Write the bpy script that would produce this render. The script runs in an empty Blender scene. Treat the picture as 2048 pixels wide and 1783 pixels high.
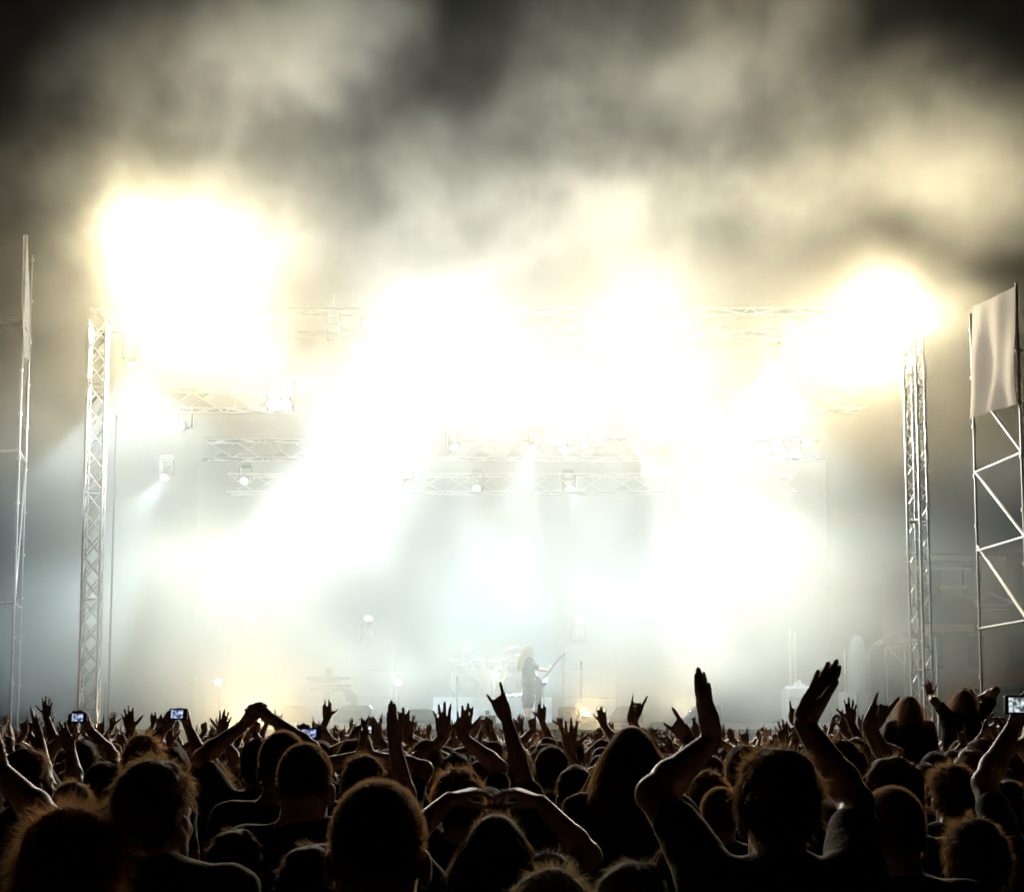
import bpy, math, random
import numpy as np
from mathutils import Vector, Matrix

R = math.radians
sc = bpy.context.scene
col = sc.collection

# ------------------------------------------------------------------ camera
FPX, CX, CY, HZ, CAMZ = 3000.0, 1024.0, 891.5, 1475.0, 1.80   # focal length etc. in pixels of the 2048 px photograph
PITCH = R(5.5)                                   # the rest of the upward look is lens shift (the photograph is a crop)
CYP = HZ - FPX * math.tan(PITCH)
cam_data = bpy.data.cameras.new('camera')
cam = bpy.data.objects.new('camera', cam_data)
col.objects.link(cam)
cam.location = (0, 0, CAMZ)
cam.rotation_euler = (R(90) + PITCH, 0, 0)
cam_data.sensor_width = 36
cam_data.lens = 36 * FPX / 2048
cam_data.shift_y = (CYP - CY) / 2048
cam_data.clip_end = 2000
cam_data.dof.use_dof = True
cam_data.dof.focus_distance = 9.0
cam_data.dof.aperture_fstop = 11
sc.camera = cam

# ------------------------------------------------------------------ night sky
w = bpy.data.worlds.new('World'); sc.world = w
w.use_nodes = True
wt = w.node_tree
sky_tex = wt.nodes.new('ShaderNodeTexSky')
sky_tex.sky_type = 'NISHITA'; sky_tex.sun_disc = False
sky_tex.sun_elevation = R(-4); sky_tex.sun_rotation = R(200)
wt.links.new(sky_tex.outputs[0], wt.nodes['Background'].inputs[0])
wt.nodes['Background'].inputs[1].default_value = 0.004

# ------------------------------------------------------------------ exposure, sampling
vs = sc.view_settings
vs.view_transform = 'Standard'; vs.look = 'None'; vs.exposure = 0.0; vs.gamma = 1.0
vs.use_curve_mapping = False
cy = sc.cycles
cy.use_adaptive_sampling = False
cy.adaptive_threshold = 0.12
cy.adaptive_min_samples = 10
cy.use_denoising = True
try:
    cy.denoiser = 'OPENIMAGEDENOISE'
    cy.denoising_prefilter = 'ACCURATE'
except Exception:
    pass
cy.max_bounces = 4; cy.diffuse_bounces = 1; cy.glossy_bounces = 1
cy.transmission_bounces = 2; cy.transparent_max_bounces = 6; cy.volume_bounces = 3
cy.sample_clamp_indirect = 3.0
cy.volume_step_rate = 8.0
cy.volume_max_steps = 128
cy.use_light_tree = False
cy.caustics_reflective = False; cy.caustics_refractive = False

# ------------------------------------------------------------------ helpers
def px(x, y, Y):
    """World point on the vertical plane at distance Y that the photograph shows at (x, y)."""
    cp, sp = math.cos(PITCH), math.sin(PITCH)
    u, v = (x - CX) / FPX, (CYP - y) / FPX
    d = Vector((u, cp - v * sp, sp + v * cp))
    return Vector((0, 0, CAMZ)) + d * (Y / d.y)

def tag(o, label=None, cat=None, group=None, kind=None):
    if label: o['label'] = label
    if cat: o['category'] = cat
    if group: o['group'] = group
    if kind: o['kind'] = kind
    return o

def empty(name, loc=(0, 0, 0), rz=0.0, sca=1.0):
    o = bpy.data.objects.new(name, None)
    o.empty_display_size = 0.1
    o.location = loc; o.rotation_euler = (0, 0, rz); o.scale = (sca, sca, sca)
    col.objects.link(o)
    return o

def link_mesh(name, me, parent=None, mat=None):
    o = bpy.data.objects.new(name, me)
    if mat and not me.materials: me.materials.append(mat)
    o.parent = parent
    col.objects.link(o)
    return o

def np_mesh(name, V, F, smooth=True, mat=None):
    """Mesh from an (n,3) array and an (m,4) or (m,3) array of indices."""
    me = bpy.data.meshes.new(name)
    V = np.asarray(V, np.float32); F = np.asarray(F, np.int32)
    k = F.shape[1]
    me.vertices.add(len(V)); me.vertices.foreach_set('co', V.ravel())
    me.loops.add(F.size); me.loops.foreach_set('vertex_index', F.ravel())
    me.polygons.add(len(F))
    me.polygons.foreach_set('loop_start', np.arange(0, F.size, k, dtype=np.int32))
    me.polygons.foreach_set('use_smooth', np.full(len(F), smooth))
    me.update(calc_edges=True)
    if mat: me.materials.append(mat)
    return me

class MB:
    """Collects simple shapes into one mesh."""
    def __init__(s): s.v = []; s.f = []
    def add(s, V, F):
        n = len(s.v); s.v += [tuple(p) for p in V]; s.f += [tuple(i + n for i in f) for f in F]
        return s
    def box(s, c, size, M=None, bev=0.0):
        x, y, z = (a / 2 for a in size); c = Vector(c)
        if bev <= 0:
            V = [Vector((i, j, k)) for k in (-z, z) for i, j in ((-x, -y), (x, -y), (x, y), (-x, y))]
            F = [(3, 2, 1, 0), (4, 5, 6, 7), (0, 1, 5, 4), (1, 2, 6, 5), (2, 3, 7, 6), (3, 0, 4, 7)]
        else:
            b = min(bev, x * .9, y * .9, z * .9); V = []; F = []
            lv = [(-z, b), (-z + b, 0), (z - b, 0), (z, b)]
            for zz, e in lv:
                X, Y = x - e, y - e
                V += [Vector(p) for p in ((-X + b, -Y, zz), (X - b, -Y, zz), (X, -Y + b, zz), (X, Y - b, zz), (X - b, Y, zz), (-X + b, Y, zz), (-X, Y - b, zz), (-X, -Y + b, zz))]
            F.append(tuple(range(7, -1, -1))); F.append(tuple(range(24, 32)))
            for l in range(3):
                for i in range(8):
                    j = (i + 1) % 8
                    F.append((l * 8 + i, l * 8 + j, l * 8 + 8 + j, l * 8 + 8 + i))
        if M is not None: V = [M @ p for p in V]
        return s.add([p + c for p in V], F)
    def tube(s, a, b, r, r2=None, n=8, caps=True):
        a, b = Vector(a), Vector(b); r2 = r if r2 is None else r2
        d = (b - a).normalized(); u = d.orthogonal().normalized(); v = d.cross(u)
        V = []
        for p, q in ((a, r), (b, r2)):
            for i in range(n):
                t = 2 * math.pi * i / n
                V.append(p + (u * math.cos(t) + v * math.sin(t)) * q)
        F = [(i, (i + 1) % n, n + (i + 1) % n, n + i) for i in range(n)]
        if caps: F += [tuple(range(n - 1, -1, -1)), tuple(range(n, 2 * n))]
        return s.add(V, F)
    def lathe(s, base, axis, prof, n=20):
        """prof: list of (distance along the axis, radius)"""
        base = Vector(base); d = Vector(axis).normalized(); u = d.orthogonal().normalized(); v = d.cross(u)
        V = []; F = []
        for h, r in prof:
            for i in range(n):
                t = 2 * math.pi * i / n
                V.append(base + d * h + (u * math.cos(t) + v * math.sin(t)) * max(r, 1e-4))
        for l in range(len(prof) - 1):
            for i in range(n):
                j = (i + 1) % n
                F.append((l * n + i, l * n + j, l * n + n + j, l * n + n + i))
        F += [tuple(range(n - 1, -1, -1)), tuple(range(len(V) - n, len(V)))]
        return s.add(V, F)
    def prism(s, poly, a, b, axis='x'):
        """poly in the plane across the axis, extruded from a to b"""
        def P(p, t): return {'x': (t, p[0], p[1]), 'y': (p[0], t, p[1]), 'z': (p[0], p[1], t)}[axis]
        n = len(poly)
        V = [P(p, a) for p in poly] + [P(p, b) for p in poly]
        F = [tuple(range(n - 1, -1, -1)), tuple(range(n, 2 * n))] + [(i, (i + 1) % n, n + (i + 1) % n, n + i) for i in range(n)]
        return s.add(V, F)
    def mesh(s, name, mat=None, smooth=False):
        me = bpy.data.meshes.new(name); me.from_pydata(s.v, [], s.f)
        import bmesh
        bm = bmesh.new(); bm.from_mesh(me); bmesh.ops.recalc_face_normals(bm, faces=bm.faces); bm.to_mesh(me); bm.free()
        if smooth:
            me.polygons.foreach_set('use_smooth', [True] * len(me.polygons))
            try: me.set_sharp_from_angle(angle=R(40))
            except Exception: pass
        if mat: me.materials.append(mat)
        me.update()
        return me
    def build(s, name, mat=None, parent=None, smooth=False):
        return link_mesh(name, s.mesh(name, mat, smooth), parent)

def copy_tree(o, parent=None):
    c = o.copy(); col.objects.link(c); c.parent = parent
    for ch in list(o.children):
        copy_tree(ch, c)
    return c

# ------------------------------------------------------------------ materials
MATS = {}
def mat(name, color, rough=0.6, metal=0.0, sheen=0.0, noise=None, bump=0.0, bscale=30.0, emit=None, estr=0.0, spec=0.5, coat=0.0, transl=0.0):
    if name in MATS: return MATS[name]
    m = bpy.data.materials.new(name); m.use_nodes = True; MATS[name] = m
    nt = m.node_tree; b = nt.nodes['Principled BSDF']
    b.inputs['Base Color'].default_value = (*color, 1)
    b.inputs['Roughness'].default_value = rough
    b.inputs['Metallic'].default_value = metal
    b.inputs['Specular IOR Level'].default_value = spec
    if sheen: b.inputs['Sheen Weight'].default_value = sheen; b.inputs['Sheen Roughness'].default_value = 0.25; b.inputs['Sheen Tint'].default_value = (1.0, 0.72, 0.42, 1)
    if coat: b.inputs['Coat Weight'].default_value = coat
    if emit:
        b.inputs['Emission Color'].default_value = (*emit, 1); b.inputs['Emission Strength'].default_value = estr
    if noise or bump:
        tc = nt.nodes.new('ShaderNodeTexCoord')
        nz = nt.nodes.new('ShaderNodeTexNoise'); nz.inputs['Scale'].default_value = bscale; nz.inputs['Detail'].default_value = 4
        nt.links.new(tc.outputs['Object'], nz.inputs['Vector'])
        if noise:
            mx = nt.nodes.new('ShaderNodeMix'); mx.data_type = 'RGBA'
            mx.inputs[6].default_value = (*color, 1); mx.inputs[7].default_value = (*noise, 1)
            nt.links.new(nz.outputs[0], mx.inputs[0]); nt.links.new(mx.outputs[2], b.inputs['Base Color'])
        if bump:
            bp = nt.nodes.new('ShaderNodeBump'); bp.inputs['Strength'].default_value = bump; bp.inputs['Distance'].default_value = 0.02
            nt.links.new(nz.outputs[0], bp.inputs['Height']); nt.links.new(bp.outputs[0], b.inputs['Normal'])
    if transl:
        tr = nt.nodes.new('ShaderNodeBsdfTranslucent'); tr.inputs[0].default_value = (*color, 1)
        ms = nt.nodes.new('ShaderNodeMixShader'); ms.inputs[0].default_value = transl
        out = nt.nodes['Material Output']
        nt.links.new(b.outputs[0], ms.inputs[1]); nt.links.new(tr.outputs[0], ms.inputs[2]); nt.links.new(ms.outputs[0], out.inputs[0])
    return m

ALU = mat('aluminium', (0.62, 0.62, 0.60), 0.35, 0.85, noise=(0.5, 0.5, 0.48), bscale=8)
BLACKMETAL = mat('black_metal', (0.02, 0.02, 0.022), 0.45, 0.3)
BLACKCLOTH = mat('black_drape', (0.012, 0.012, 0.014), 0.95, bump=0.4, bscale=3)
STEEL = mat('scaffold_steel', (0.5, 0.48, 0.44), 0.45, 0.7, noise=(0.36, 0.33, 0.29), bscale=6)
# ------------------------------------------------------------------ the setting
gm = mat('trodden_ground', (0.03, 0.027, 0.022), 0.95, noise=(0.05, 0.045, 0.035), bump=0.5, bscale=1.5)
tag(MB().add([(-600, -300, 0), (600, -300, 0), (600, 900, 0), (-600, 900, 0)], [(0, 1, 2, 3)]).build('ground', gm), kind='structure')

STZ, STF, STB = 2.13, 33.2, 47.0          # stage floor height, front and back edge
deckm = mat('stage_deck', (0.03, 0.03, 0.032), 0.55, noise=(0.06, 0.06, 0.06), bscale=2)
stage = empty('stage', (0, STF, 0))
tag(stage, 'wide black concert stage platform behind the crowd', 'stage')
# deck of separate panels with joints, a front skirt and a lip
pan = MB().box((0, 0, 0), (1.985, 1.985, 0.12), bev=0.008).mesh('deck_panel', deckm)
for i in range(10):
    for j in range(7):
        p = link_mesh('deck_panel', pan, stage); p.location = (-9 + 2 * i, 1.0 + 2 * j, STZ - 0.06)
MB().box((0, -0.03, STZ - 0.07), (20.1, 0.05, 0.14)).build('deck_edge', ALU, stage)
sk = MB()
nn = 160
V = []; F = []
for i in range(nn + 1):
    x = -10 + 20 * i / nn; y = 0.05 + 0.04 * math.sin(i * 1.3) + 0.02 * math.sin(i * 0.37)
    V += [(x, y, 0.0), (x, y, STZ - 0.14)]
for i in range(nn): F.append((2 * i, 2 * i + 2, 2 * i + 3, 2 * i + 1))
sk.add(V, F).build('front_skirt', BLACKCLOTH, stage)
V = []; F = []
for i in range(nn + 1):
    x = -10 + 20 * i / nn; y = 14.0 + 0.02 * math.sin(i * 0.31) + 0.02 * math.sin(i * 0.11)
    V += [(x, y, STZ), (x, y, 10.6)]
for i in range(nn): F.append((2 * i, 2 * i + 2, 2 * i + 3, 2 * i + 1))
bd = MB().add(V, F).build('stage_backdrop', mat('grey_backdrop', (0.14, 0.14, 0.15), 0.9), None); bd.location = (0, STF, 0)
tag(bd, 'plain grey backdrop cloth hanging across the back of the stage', 'backdrop')

# crowd barrier
bar = empty('crowd_barrier', (0, 30.6, 0)); tag(bar, 'low steel barrier between the front row and the stage', 'barrier')
pm = MB()
for z in (0.1, 0.35, 0.6, 0.85, 1.12): pm.tube((-0.58, 0, z), (0.58, 0, z), 0.018)
for x in (-0.58, 0.58): pm.tube((x, 0, 0), (x, 0, 1.14), 0.024)
pm = pm.mesh('barrier_panel', STEEL)
for i in range(18):
    o = link_mesh('barrier_panel', pm, bar); o.location = (-10.2 + 1.2 * i, 0, 0)

# ------------------------------------------------------------------ trusses
_rodcache = {}
def rod(name, a, b, r, m, parent, n=6):
    """A straight rod as a part of its own; rods of one kind share mesh data."""
    key = (m.name, n)
    if key not in _rodcache: _rodcache[key] = MB().tube((0, 0, 0), (0, 0, 1), 1, n=n).mesh('rod', m, True)
    a, b = Vector(a), Vector(b); d = b - a
    o = link_mesh(name, _rodcache[key], parent)
    o.rotation_mode = 'QUATERNION'; o.rotation_quaternion = Vector((0, 0, 1)).rotation_difference(d.normalized())
    o.location = a; o.scale = (r, r, d.length)
    return o

def truss_tower(loc, rz, height, side, bay, label, cross=False):
    t = empty('truss_tower', loc, rz); tag(t, label, 'truss tower', 'truss towers beside the stage')
    h = side / 2; C = [(-h, -h), (h, -h), (h, h), (-h, h)]
    MB().box((0, 0, 0.02), (side * 2.2, side * 2.2, 0.04), bev=0.005).build('base_plate', STEEL, t)
    for c in C: rod('chord', (*c, 0.04), (*c, height), 0.028, ALU, t, 8)
    n = int(height / bay)
    for k in range(4):
        a, b = C[k], C[(k + 1) % 4]
        for i in range(n):
            z0, z1 = 0.1 + i * bay, 0.1 + (i + 1) * bay
            if cross:
                rod('brace', (*a, z0), (*b, z1), 0.014, ALU, t); rod('brace', (*b, z0), (*a, z1), 0.014, ALU, t)
            else:
                zm = (z0 + z1) / 2
                rod('brace', (*a, z0), (*b, zm), 0.014, ALU, t); rod('brace', (*b, zm), (*a, z1), 0.014, ALU, t)
            if i % 5 == 0: rod('collar', (*a, z0), (*b, z0), 0.016, ALU, t)
    return t
def foot(x, Y): return Vector((px(x, 1475, Y).x, Y, 0))
truss_tower(foot(1847, 31.0), R(42), 10.4, 0.30, 0.62, 'silver lattice truss tower on the right of the stage, behind the two shoulder riders')
truss_tower(foot(176, 31.5), R(6), 10.6, 0.36, 0.46, 'silver cross-braced truss tower on the left of the stage', True)

GREYTRUSS = mat('dulled_truss', (0.42, 0.42, 0.42), 0.8, 0.1, noise=(0.36, 0.36, 0.36), bscale=5)
def roof_truss(Y, z, x0, x1, label):
    t = empty('roof_truss', (0, Y, z)); tag(t, label, 'roof truss', 'lighting trusses over the stage')
    h = 0.26
    C = [(-h, -h), (h, -h), (h, h), (-h, h)]
    for y, zz in C: rod('chord', (x0, y, zz), (x1, y, zz), 0.026, GREYTRUSS, t, 8)
    n = int((x1 - x0) / 0.8)
    for k in range(4):
        a, b = C[k], C[(k + 1) % 4]
        for i in range(n):
            xa = x0 + (x1 - x0) * i / n; xb = x0 + (x1 - x0) * (i + 1) / n
            if i % 2: a2, b2 = b, a
            else: a2, b2 = a, b
            rod('brace', (xa, *a2), (xb, *b2), 0.013, GREYTRUSS, t)
    return t
ZT1 = px(1000, 645, 33.6).z; ZT2 = px(1000, 800, 37.5).z; ZT3 = px(1000, 900, 41.5).z; ZT4 = px(1000, 968, 44.0).z
roof_truss(33.6, ZT1, -9.6, 9.6, 'front lighting truss high over the stage edge')
roof_truss(37.5, ZT2, -9.0, 9.0, 'second lighting truss over the middle of the stage')
roof_truss(41.5, ZT3, -8.6, 8.6, 'third lighting truss towards the back of the stage')
roof_truss(44.0, ZT4, -8.4, 8.4, 'rearmost and lowest lighting truss over the stage')

# ------------------------------------------------------------------ scaffolds with banners
bannerm = mat('banner_cloth', (0.42, 0.37, 0.29), 0.9, noise=(0.36, 0.31, 0.24), bscale=2, transl=0.35)
def banner(quad, label, name='cloth_banner', nx=24, nz=30, amp=0.03, seed=1):
    """quad: top-left, top-right, bottom-right, bottom-left"""
    rng = random.Random(seed); tl, tr, br, bl = quad
    nrm = (tr - tl).cross(bl - tl).normalized(); ph = [rng.uniform(0, 6) for _ in range(6)]
    V = []; F = []
    for j in range(nz + 1):
        v = j / nz
        for i in range(nx + 1):
            u = i / nx
            p = (tl * (1 - u) + tr * u) * (1 - v) + (bl * (1 - u) + br * u) * v
            d = amp * (math.sin(u * 15 + ph[0] + 2.2 * v) * .5 + math.sin(u * 6 - 3 * v + ph[1]) + .5 * math.sin(7 * v + 4 * u + ph[2])) * (0.25 + v)
            p = p + nrm * d + Vector((0, 0, 0.05 * math.sin(u * 3.1) * (v - .5)))
            V.append(p)
    for j in range(nz):
        for i in range(nx):
            a = j * (nx + 1) + i; F.append((a, a + 1, a + nx + 2, a + nx + 1))
    c = sum((Vector(q) for q in quad), Vector()) / 4
    V2 = [p - c for p in V] + [p - c + nrm * 0.012 for p in V]; n = len(V)
    F2 = F + [tuple(i + n for i in reversed(f)) for f in F]
    o = link_mesh(name, np_mesh(name, [tuple(p) for p in V2], F2, True, bannerm)); o.location = c
    return tag(o, label, 'banner', 'banners on the side scaffolds')

def scaffold(near, far, levels, top, label, zig, wide):
    """near, far: feet of the two posts in view"""
    t = empty('scaffold_tower', (near + far) / 2); tag(t, label, 'scaffold', 'side scaffolds')
    o = (near + far) / 2
    a, b = near - o, far - o
    side = Vector((wide, 0.6, 0))
    for p in (a, b, a + side, b + side):
        rod('post', p, p + Vector((0, 0, top)), 0.027, STEEL, t, 8)
        z = 1.0
        while z < top:
            MB().tube(p + Vector((0, 0, z - .03)), p + Vector((0, 0, z + .03)), 0.05, n=8).build('coupler', STEEL, t); z += 1.0
    for z in levels:
        up = Vector((0, 0, z))
        rod('ledger', a + up, b + up, 0.028, STEEL, t); rod('ledger', a + up + side, b + up + side, 0.028, STEEL, t)
        rod('ledger', a + up, a + up + side, 0.028, STEEL, t)
    for z0, z1, flip in zig:
        p, q = (a, b) if flip else (b, a)
        rod('diagonal_brace', p + Vector((0, 0, z0)), q + Vector((0, 0, z1)), 0.030, STEEL, t)
    return t
YN, YF = 27.5, 29.6
rn, rf = foot(2062, YN), foot(1966, YF)
def zat(y, Y): return px(1990, y, Y).z
scaffold(rn, rf, [zat(1240, YN), zat(1073, YN), zat(905, YN), zat(700, YN)], zat(565, YN),
         'tall steel scaffold tower at the right edge with a pale cloth at its top',
         [(zat(1238, YN), zat(1090, YF), True), (zat(1070, YN), zat(942, YF), True), (zat(902, YN), zat(770, YF), True)], 2.2)
banner([px(1944, 612, YF - .5), px(2030, 572, YN - .4), px(2034, 808, YN - .4), px(1943, 838, YF - .5)],
       'pale beige cloth tied to the right scaffold tower', seed=4)
ln, lf = foot(20, 33.0), foot(34, 34.4)
scaffold(ln, lf, [zat(1205, 33.0), zat(900, 33.0), zat(640, 33.0)], zat(470, 33.0),
         'thin steel scaffold posts at the left edge, half lost in smoke', [(zat(1205, 33.0), zat(930, 34.4), True)], -2.0)
banner([px(48, 470, 32.8), px(56, 470, 34.2), px(57, 720, 34.2), px(42, 705, 32.8)], 'narrow pale cloth on the left scaffold post', nx=10, seed=7, amp=0.03)

# black PA wing boxes at both sides of the stage (dark masses beside the towers)
for x, wd, lab in ((13.6, 4.2, 'black draped wing block under the right scaffold'),):
    o = empty('stage_wing', (x, 35.5, 0)); tag(o, lab, 'stage wing')
    V = []; F = []; m = 60
    ring = []
    for i in range(m + 1): ring.append((-wd / 2 + wd * i / m, -1.5 + .06 * math.sin(i * 1.7)))
    ring += [(wd / 2, 1.5), (-wd / 2, 1.5)]
    MB().prism(ring, 0, 2.9, 'z').build('drape', BLACKCLOTH, o)
    MB().box((0, -0.02, 2.96), (wd + .15, 3.2, 0.1), bev=.01).build('top_board', BLACKMETAL, o)
# ------------------------------------------------------------------ lamps
LPB, LPM = 0.082, 0.32            # overall level of the blinders and of the moving heads
WARM = (1.0, 0.87, 0.62); WHITE = (0.98, 0.98, 1.0); COOL = (0.62, 0.80, 1.0); BLUE = (0.45, 0.68, 1.0)
lensm = {}
def lens_mat(c, s):
    k = (c, s)
    if k not in lensm: lensm[k] = mat('lit_lens_%d' % len(lensm), (0.1, 0.1, 0.1), 0.2, emit=c, estr=s)
    return lensm[k]

def spot(name, parent, loc, d, power, color, angle, blend=0.15, radius=0.06):
    l = bpy.data.lights.new(name, 'SPOT'); l.energy = power * LPM; l.color = color
    l.spot_size = R(angle); l.spot_blend = blend; l.shadow_soft_size = radius
    o = bpy.data.objects.new(name, l); o.parent = parent; o.location = loc
    o.rotation_mode = 'QUATERNION'; o.rotation_quaternion = Vector((0, 0, -1)).rotation_difference(Vector(d).normalized())
    col.objects.link(o); return o

def blinder(x, y, Y, power, color, label, angle=178, aim=None):
    """Audience blinder: a frame with four round lamps; its light starts just in front of the glass."""
    p = px(x, y, Y)
    t = empty('audience_blinder', p); tag(t, label, 'stage light', 'bright lamps facing the crowd')
    d = Vector((0, -1, 0.1)).normalized() if aim is None else Vector(aim).normalized()
    M = Vector((0, -1, 0)).rotation_difference(d).to_matrix()
    MB().box((0, 0, 0), (0.62, 0.16, 0.62), M, 0.02).build('housing', BLACKMETAL, t)
    for s in (-1, 1):
        MB().box(M @ Vector((s * 0.35, 0, 0.12)), (0.04, 0.08, 0.72), M, 0.005).build('yoke_arm', BLACKMETAL, t)
        for q in (-1, 1):
            c = M @ Vector((s * 0.15, -0.082, q * 0.15))
            MB().lathe(c, d, [(0, 0.13), (0.03, 0.13), (0.045, 0.10), (0.05, 0.03)], 16).build('lamp', lens_mat(color, 40.0), t, True)
    spot('light', t, d * 0.22, d, power * LPB / LPM, color, angle, 0.5, 0.15)
    return t

def mover(x, y, Y, aimpx, power, color, angle, label, floor=False, lens=30.0):
    """Moving-head spot: base, yoke, head, lens; hangs from a truss or stands on the floor."""
    p = px(x, y, Y); d = (aimpx - p).normalized()
    t = empty('moving_head_light', p); tag(t, label, 'stage light', 'moving-head beams')
    u = -1 if floor else 1
    MB().box((0, 0, u * 0.42), (0.34, 0.30, 0.14), bev=0.02).build('base', BLACKMETAL, t)
    for s in (-1, 1): MB().box((s * 0.18, 0, u * 0.17), (0.05, 0.14, 0.46), bev=0.01).build('yoke_arm', BLACKMETAL, t)
    hd = MB().lathe(d * -0.22, d, [(0, 0.05), (0.03, 0.12), (0.2, 0.14), (0.4, 0.13), (0.43, 0.11)], 18).build('head', BLACKMETAL, t, True)
    MB().lathe(d * 0.212, d, [(0, 0.10), (0.01, 0.10), (0.02, 0.05)], 18).build('lens', lens_mat(color, lens), hd)
    spot('light', t, d * 0.26, d, power, color, angle, 0.2, 0.05)
    return t

BL = [  # x, y, Y, power, colour, label
    (365, 630, 33.3, 84000, WARM, 'blazing white lamp cluster at the upper left of the stage'),
    (862, 648, 33.3, 24000, WHITE, 'round glaring lamp on the front truss left of centre'),
    (1292, 672, 33.3, 22000, (1.0, 0.94, 0.8), 'round glaring lamp on the front truss right of centre'),
    (1765, 692, 33.3, 100000, WARM, 'blazing lamp cluster above the right truss tower'),
    (560, 800, 37.2, 26000, WHITE, 'glaring lamp on the second truss at the left'),
    (840, 830, 37.2, 17000, WHITE, 'glaring lamp on the second truss left of centre'),
    (1150, 832, 37.2, 22000, WHITE, 'glaring lamp on the second truss just right of centre'),
    (1425, 850, 37.2, 18000, WHITE, 'glaring lamp on the second truss at the right'),
    (690, 900, 41.2, 14000, COOL, 'glaring lamp on the third truss left of centre'),
]
for x, y, Y, p, c, l in BL: blinder(x, y, Y, p, c, l)

MV = [  # x, y, Y, aim (x, y, Y), power, colour, cone, label
    (335, 945, 41.2, (120, 1260, 37), 50000, COOL, 34, 'moving-head lamp at far left throwing a wide beam down to the left'),
    (372, 850, 41.2, (120, 900, 37), 34000, COOL, 22, 'moving-head lamp at far left throwing a beam sideways to the left'),
    (492, 958, 44.0, (380, 1060, 39), 9000, COOL, 12, 'moving-head lamp with a short beam towards lower left'),
    (740, 672, 33.4, (735, 950, 33), 20000, COOL, 70, 'lamp hanging beside the suspended panel, shining straight down'),
    (1155, 708, 33.4, (1150, 950, 33), 14000, COOL, 60, 'lamp under the front truss at centre with a thin beam straight down'),
    (1382, 704, 33.4, (1340, 950, 33), 8000, COOL, 70, 'lamp under the front truss right of centre shining down'),
    (1548, 708, 33.4, (1530, 950, 33), 11000, COOL, 90, 'rightmost lamp under the front truss shining down'),
    (262, 712, 33.4, (300, 1000, 32.6), 12000, COOL, 90, 'unseen lamp added under the front truss below the blazing left cluster shining down'),  # added unseen lamp that brightens the low smoke at left
    (905, 884, 41.2, (985, 1150, 38), 9000, COOL, 26, 'lamp on the third truss left of centre with beam down to the right'),
    (1070, 886, 41.2, (985, 1150, 38), 14000, COOL, 34, 'lamp on the third truss at centre with a wide beam down to the left'),
    (1128, 890, 41.2, (1135, 1100, 38), 6000, WHITE, 8, 'lamp on the third truss with a narrow beam straight down'),
    (1165, 885, 41.2, (1265, 1010, 37), 6000, WHITE, 8, 'lamp on the third truss with a narrow beam down to the right'),
    (1272, 897, 41.2, (1400, 1060, 36), 22000, WHITE, 26, 'lamp on the third truss at right with a wedge of light down to the right'),
    (1138, 972, 44.0, (1215, 1130, 39), 14000, COOL, 22, 'rear low lamp right of centre with beam down to the right'),
    (815, 966, 44.0, (880, 1060, 39), 9000, COOL, 16, 'rear low lamp left of centre with beam down to the right'),
    (955, 972, 44.0, (900, 1120, 39), 12000, COOL, 20, 'rear low lamp at centre with beam down to the left'),
    (1395, 975, 44.0, (1500, 1005, 39), 4000, COOL, 12, 'rear low lamp at right with a faint sideways beam'),
    (1555, 904, 41.2, (1820, 935, 38), 9000, BLUE, 18, 'bluish lamp at the right throwing a beam sideways to the right tower'),
    (1590, 907, 41.5, (1850, 1000, 36), 12000, BLUE, 24, 'second bluish lamp at the right beside its twin'),
    (1240, 805, 37.2, (1330, 830, 30), 2500, COOL, 14, 'small round lamp on the second truss right of centre'),
    (986, 798, 37.2, (990, 1000, 30), 3500, COOL, 20, 'small round lamp on the second truss at centre'),
]
for x, y, Y, a, p, c, ang, l in MV: mover(x, y, Y, px(*a), p, c, ang, l)
FL = [
    (500, 1248, 40.0, (530, 1050, 38.5), 9000, COOL, 10, 'floor lamp on a left riser shooting a beam upwards'),
    (736, 1250, 40.0, (752, 1080, 38.5), 9000, COOL, 11, 'floor lamp on the cabinet behind the cross shooting a beam upwards'),
    (1156, 1252, 40.0, (1200, 1120, 38.5), 5000, COOL, 10, 'floor lamp on the tall cabinet right of the guitarist with a faint upward beam'),
]
for x, y, Y, a, p, c, ang, l in FL: mover(x, y, Y, px(*a), p, c, ang, l, True)
# unseen lamp out of frame at left, added to tint the low smoke blue
mover(-40, 1000, 36.0, px(40, 1010, 31), 1500, BLUE, 60, 'unseen blue wash lamp added off the left edge', False)
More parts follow.
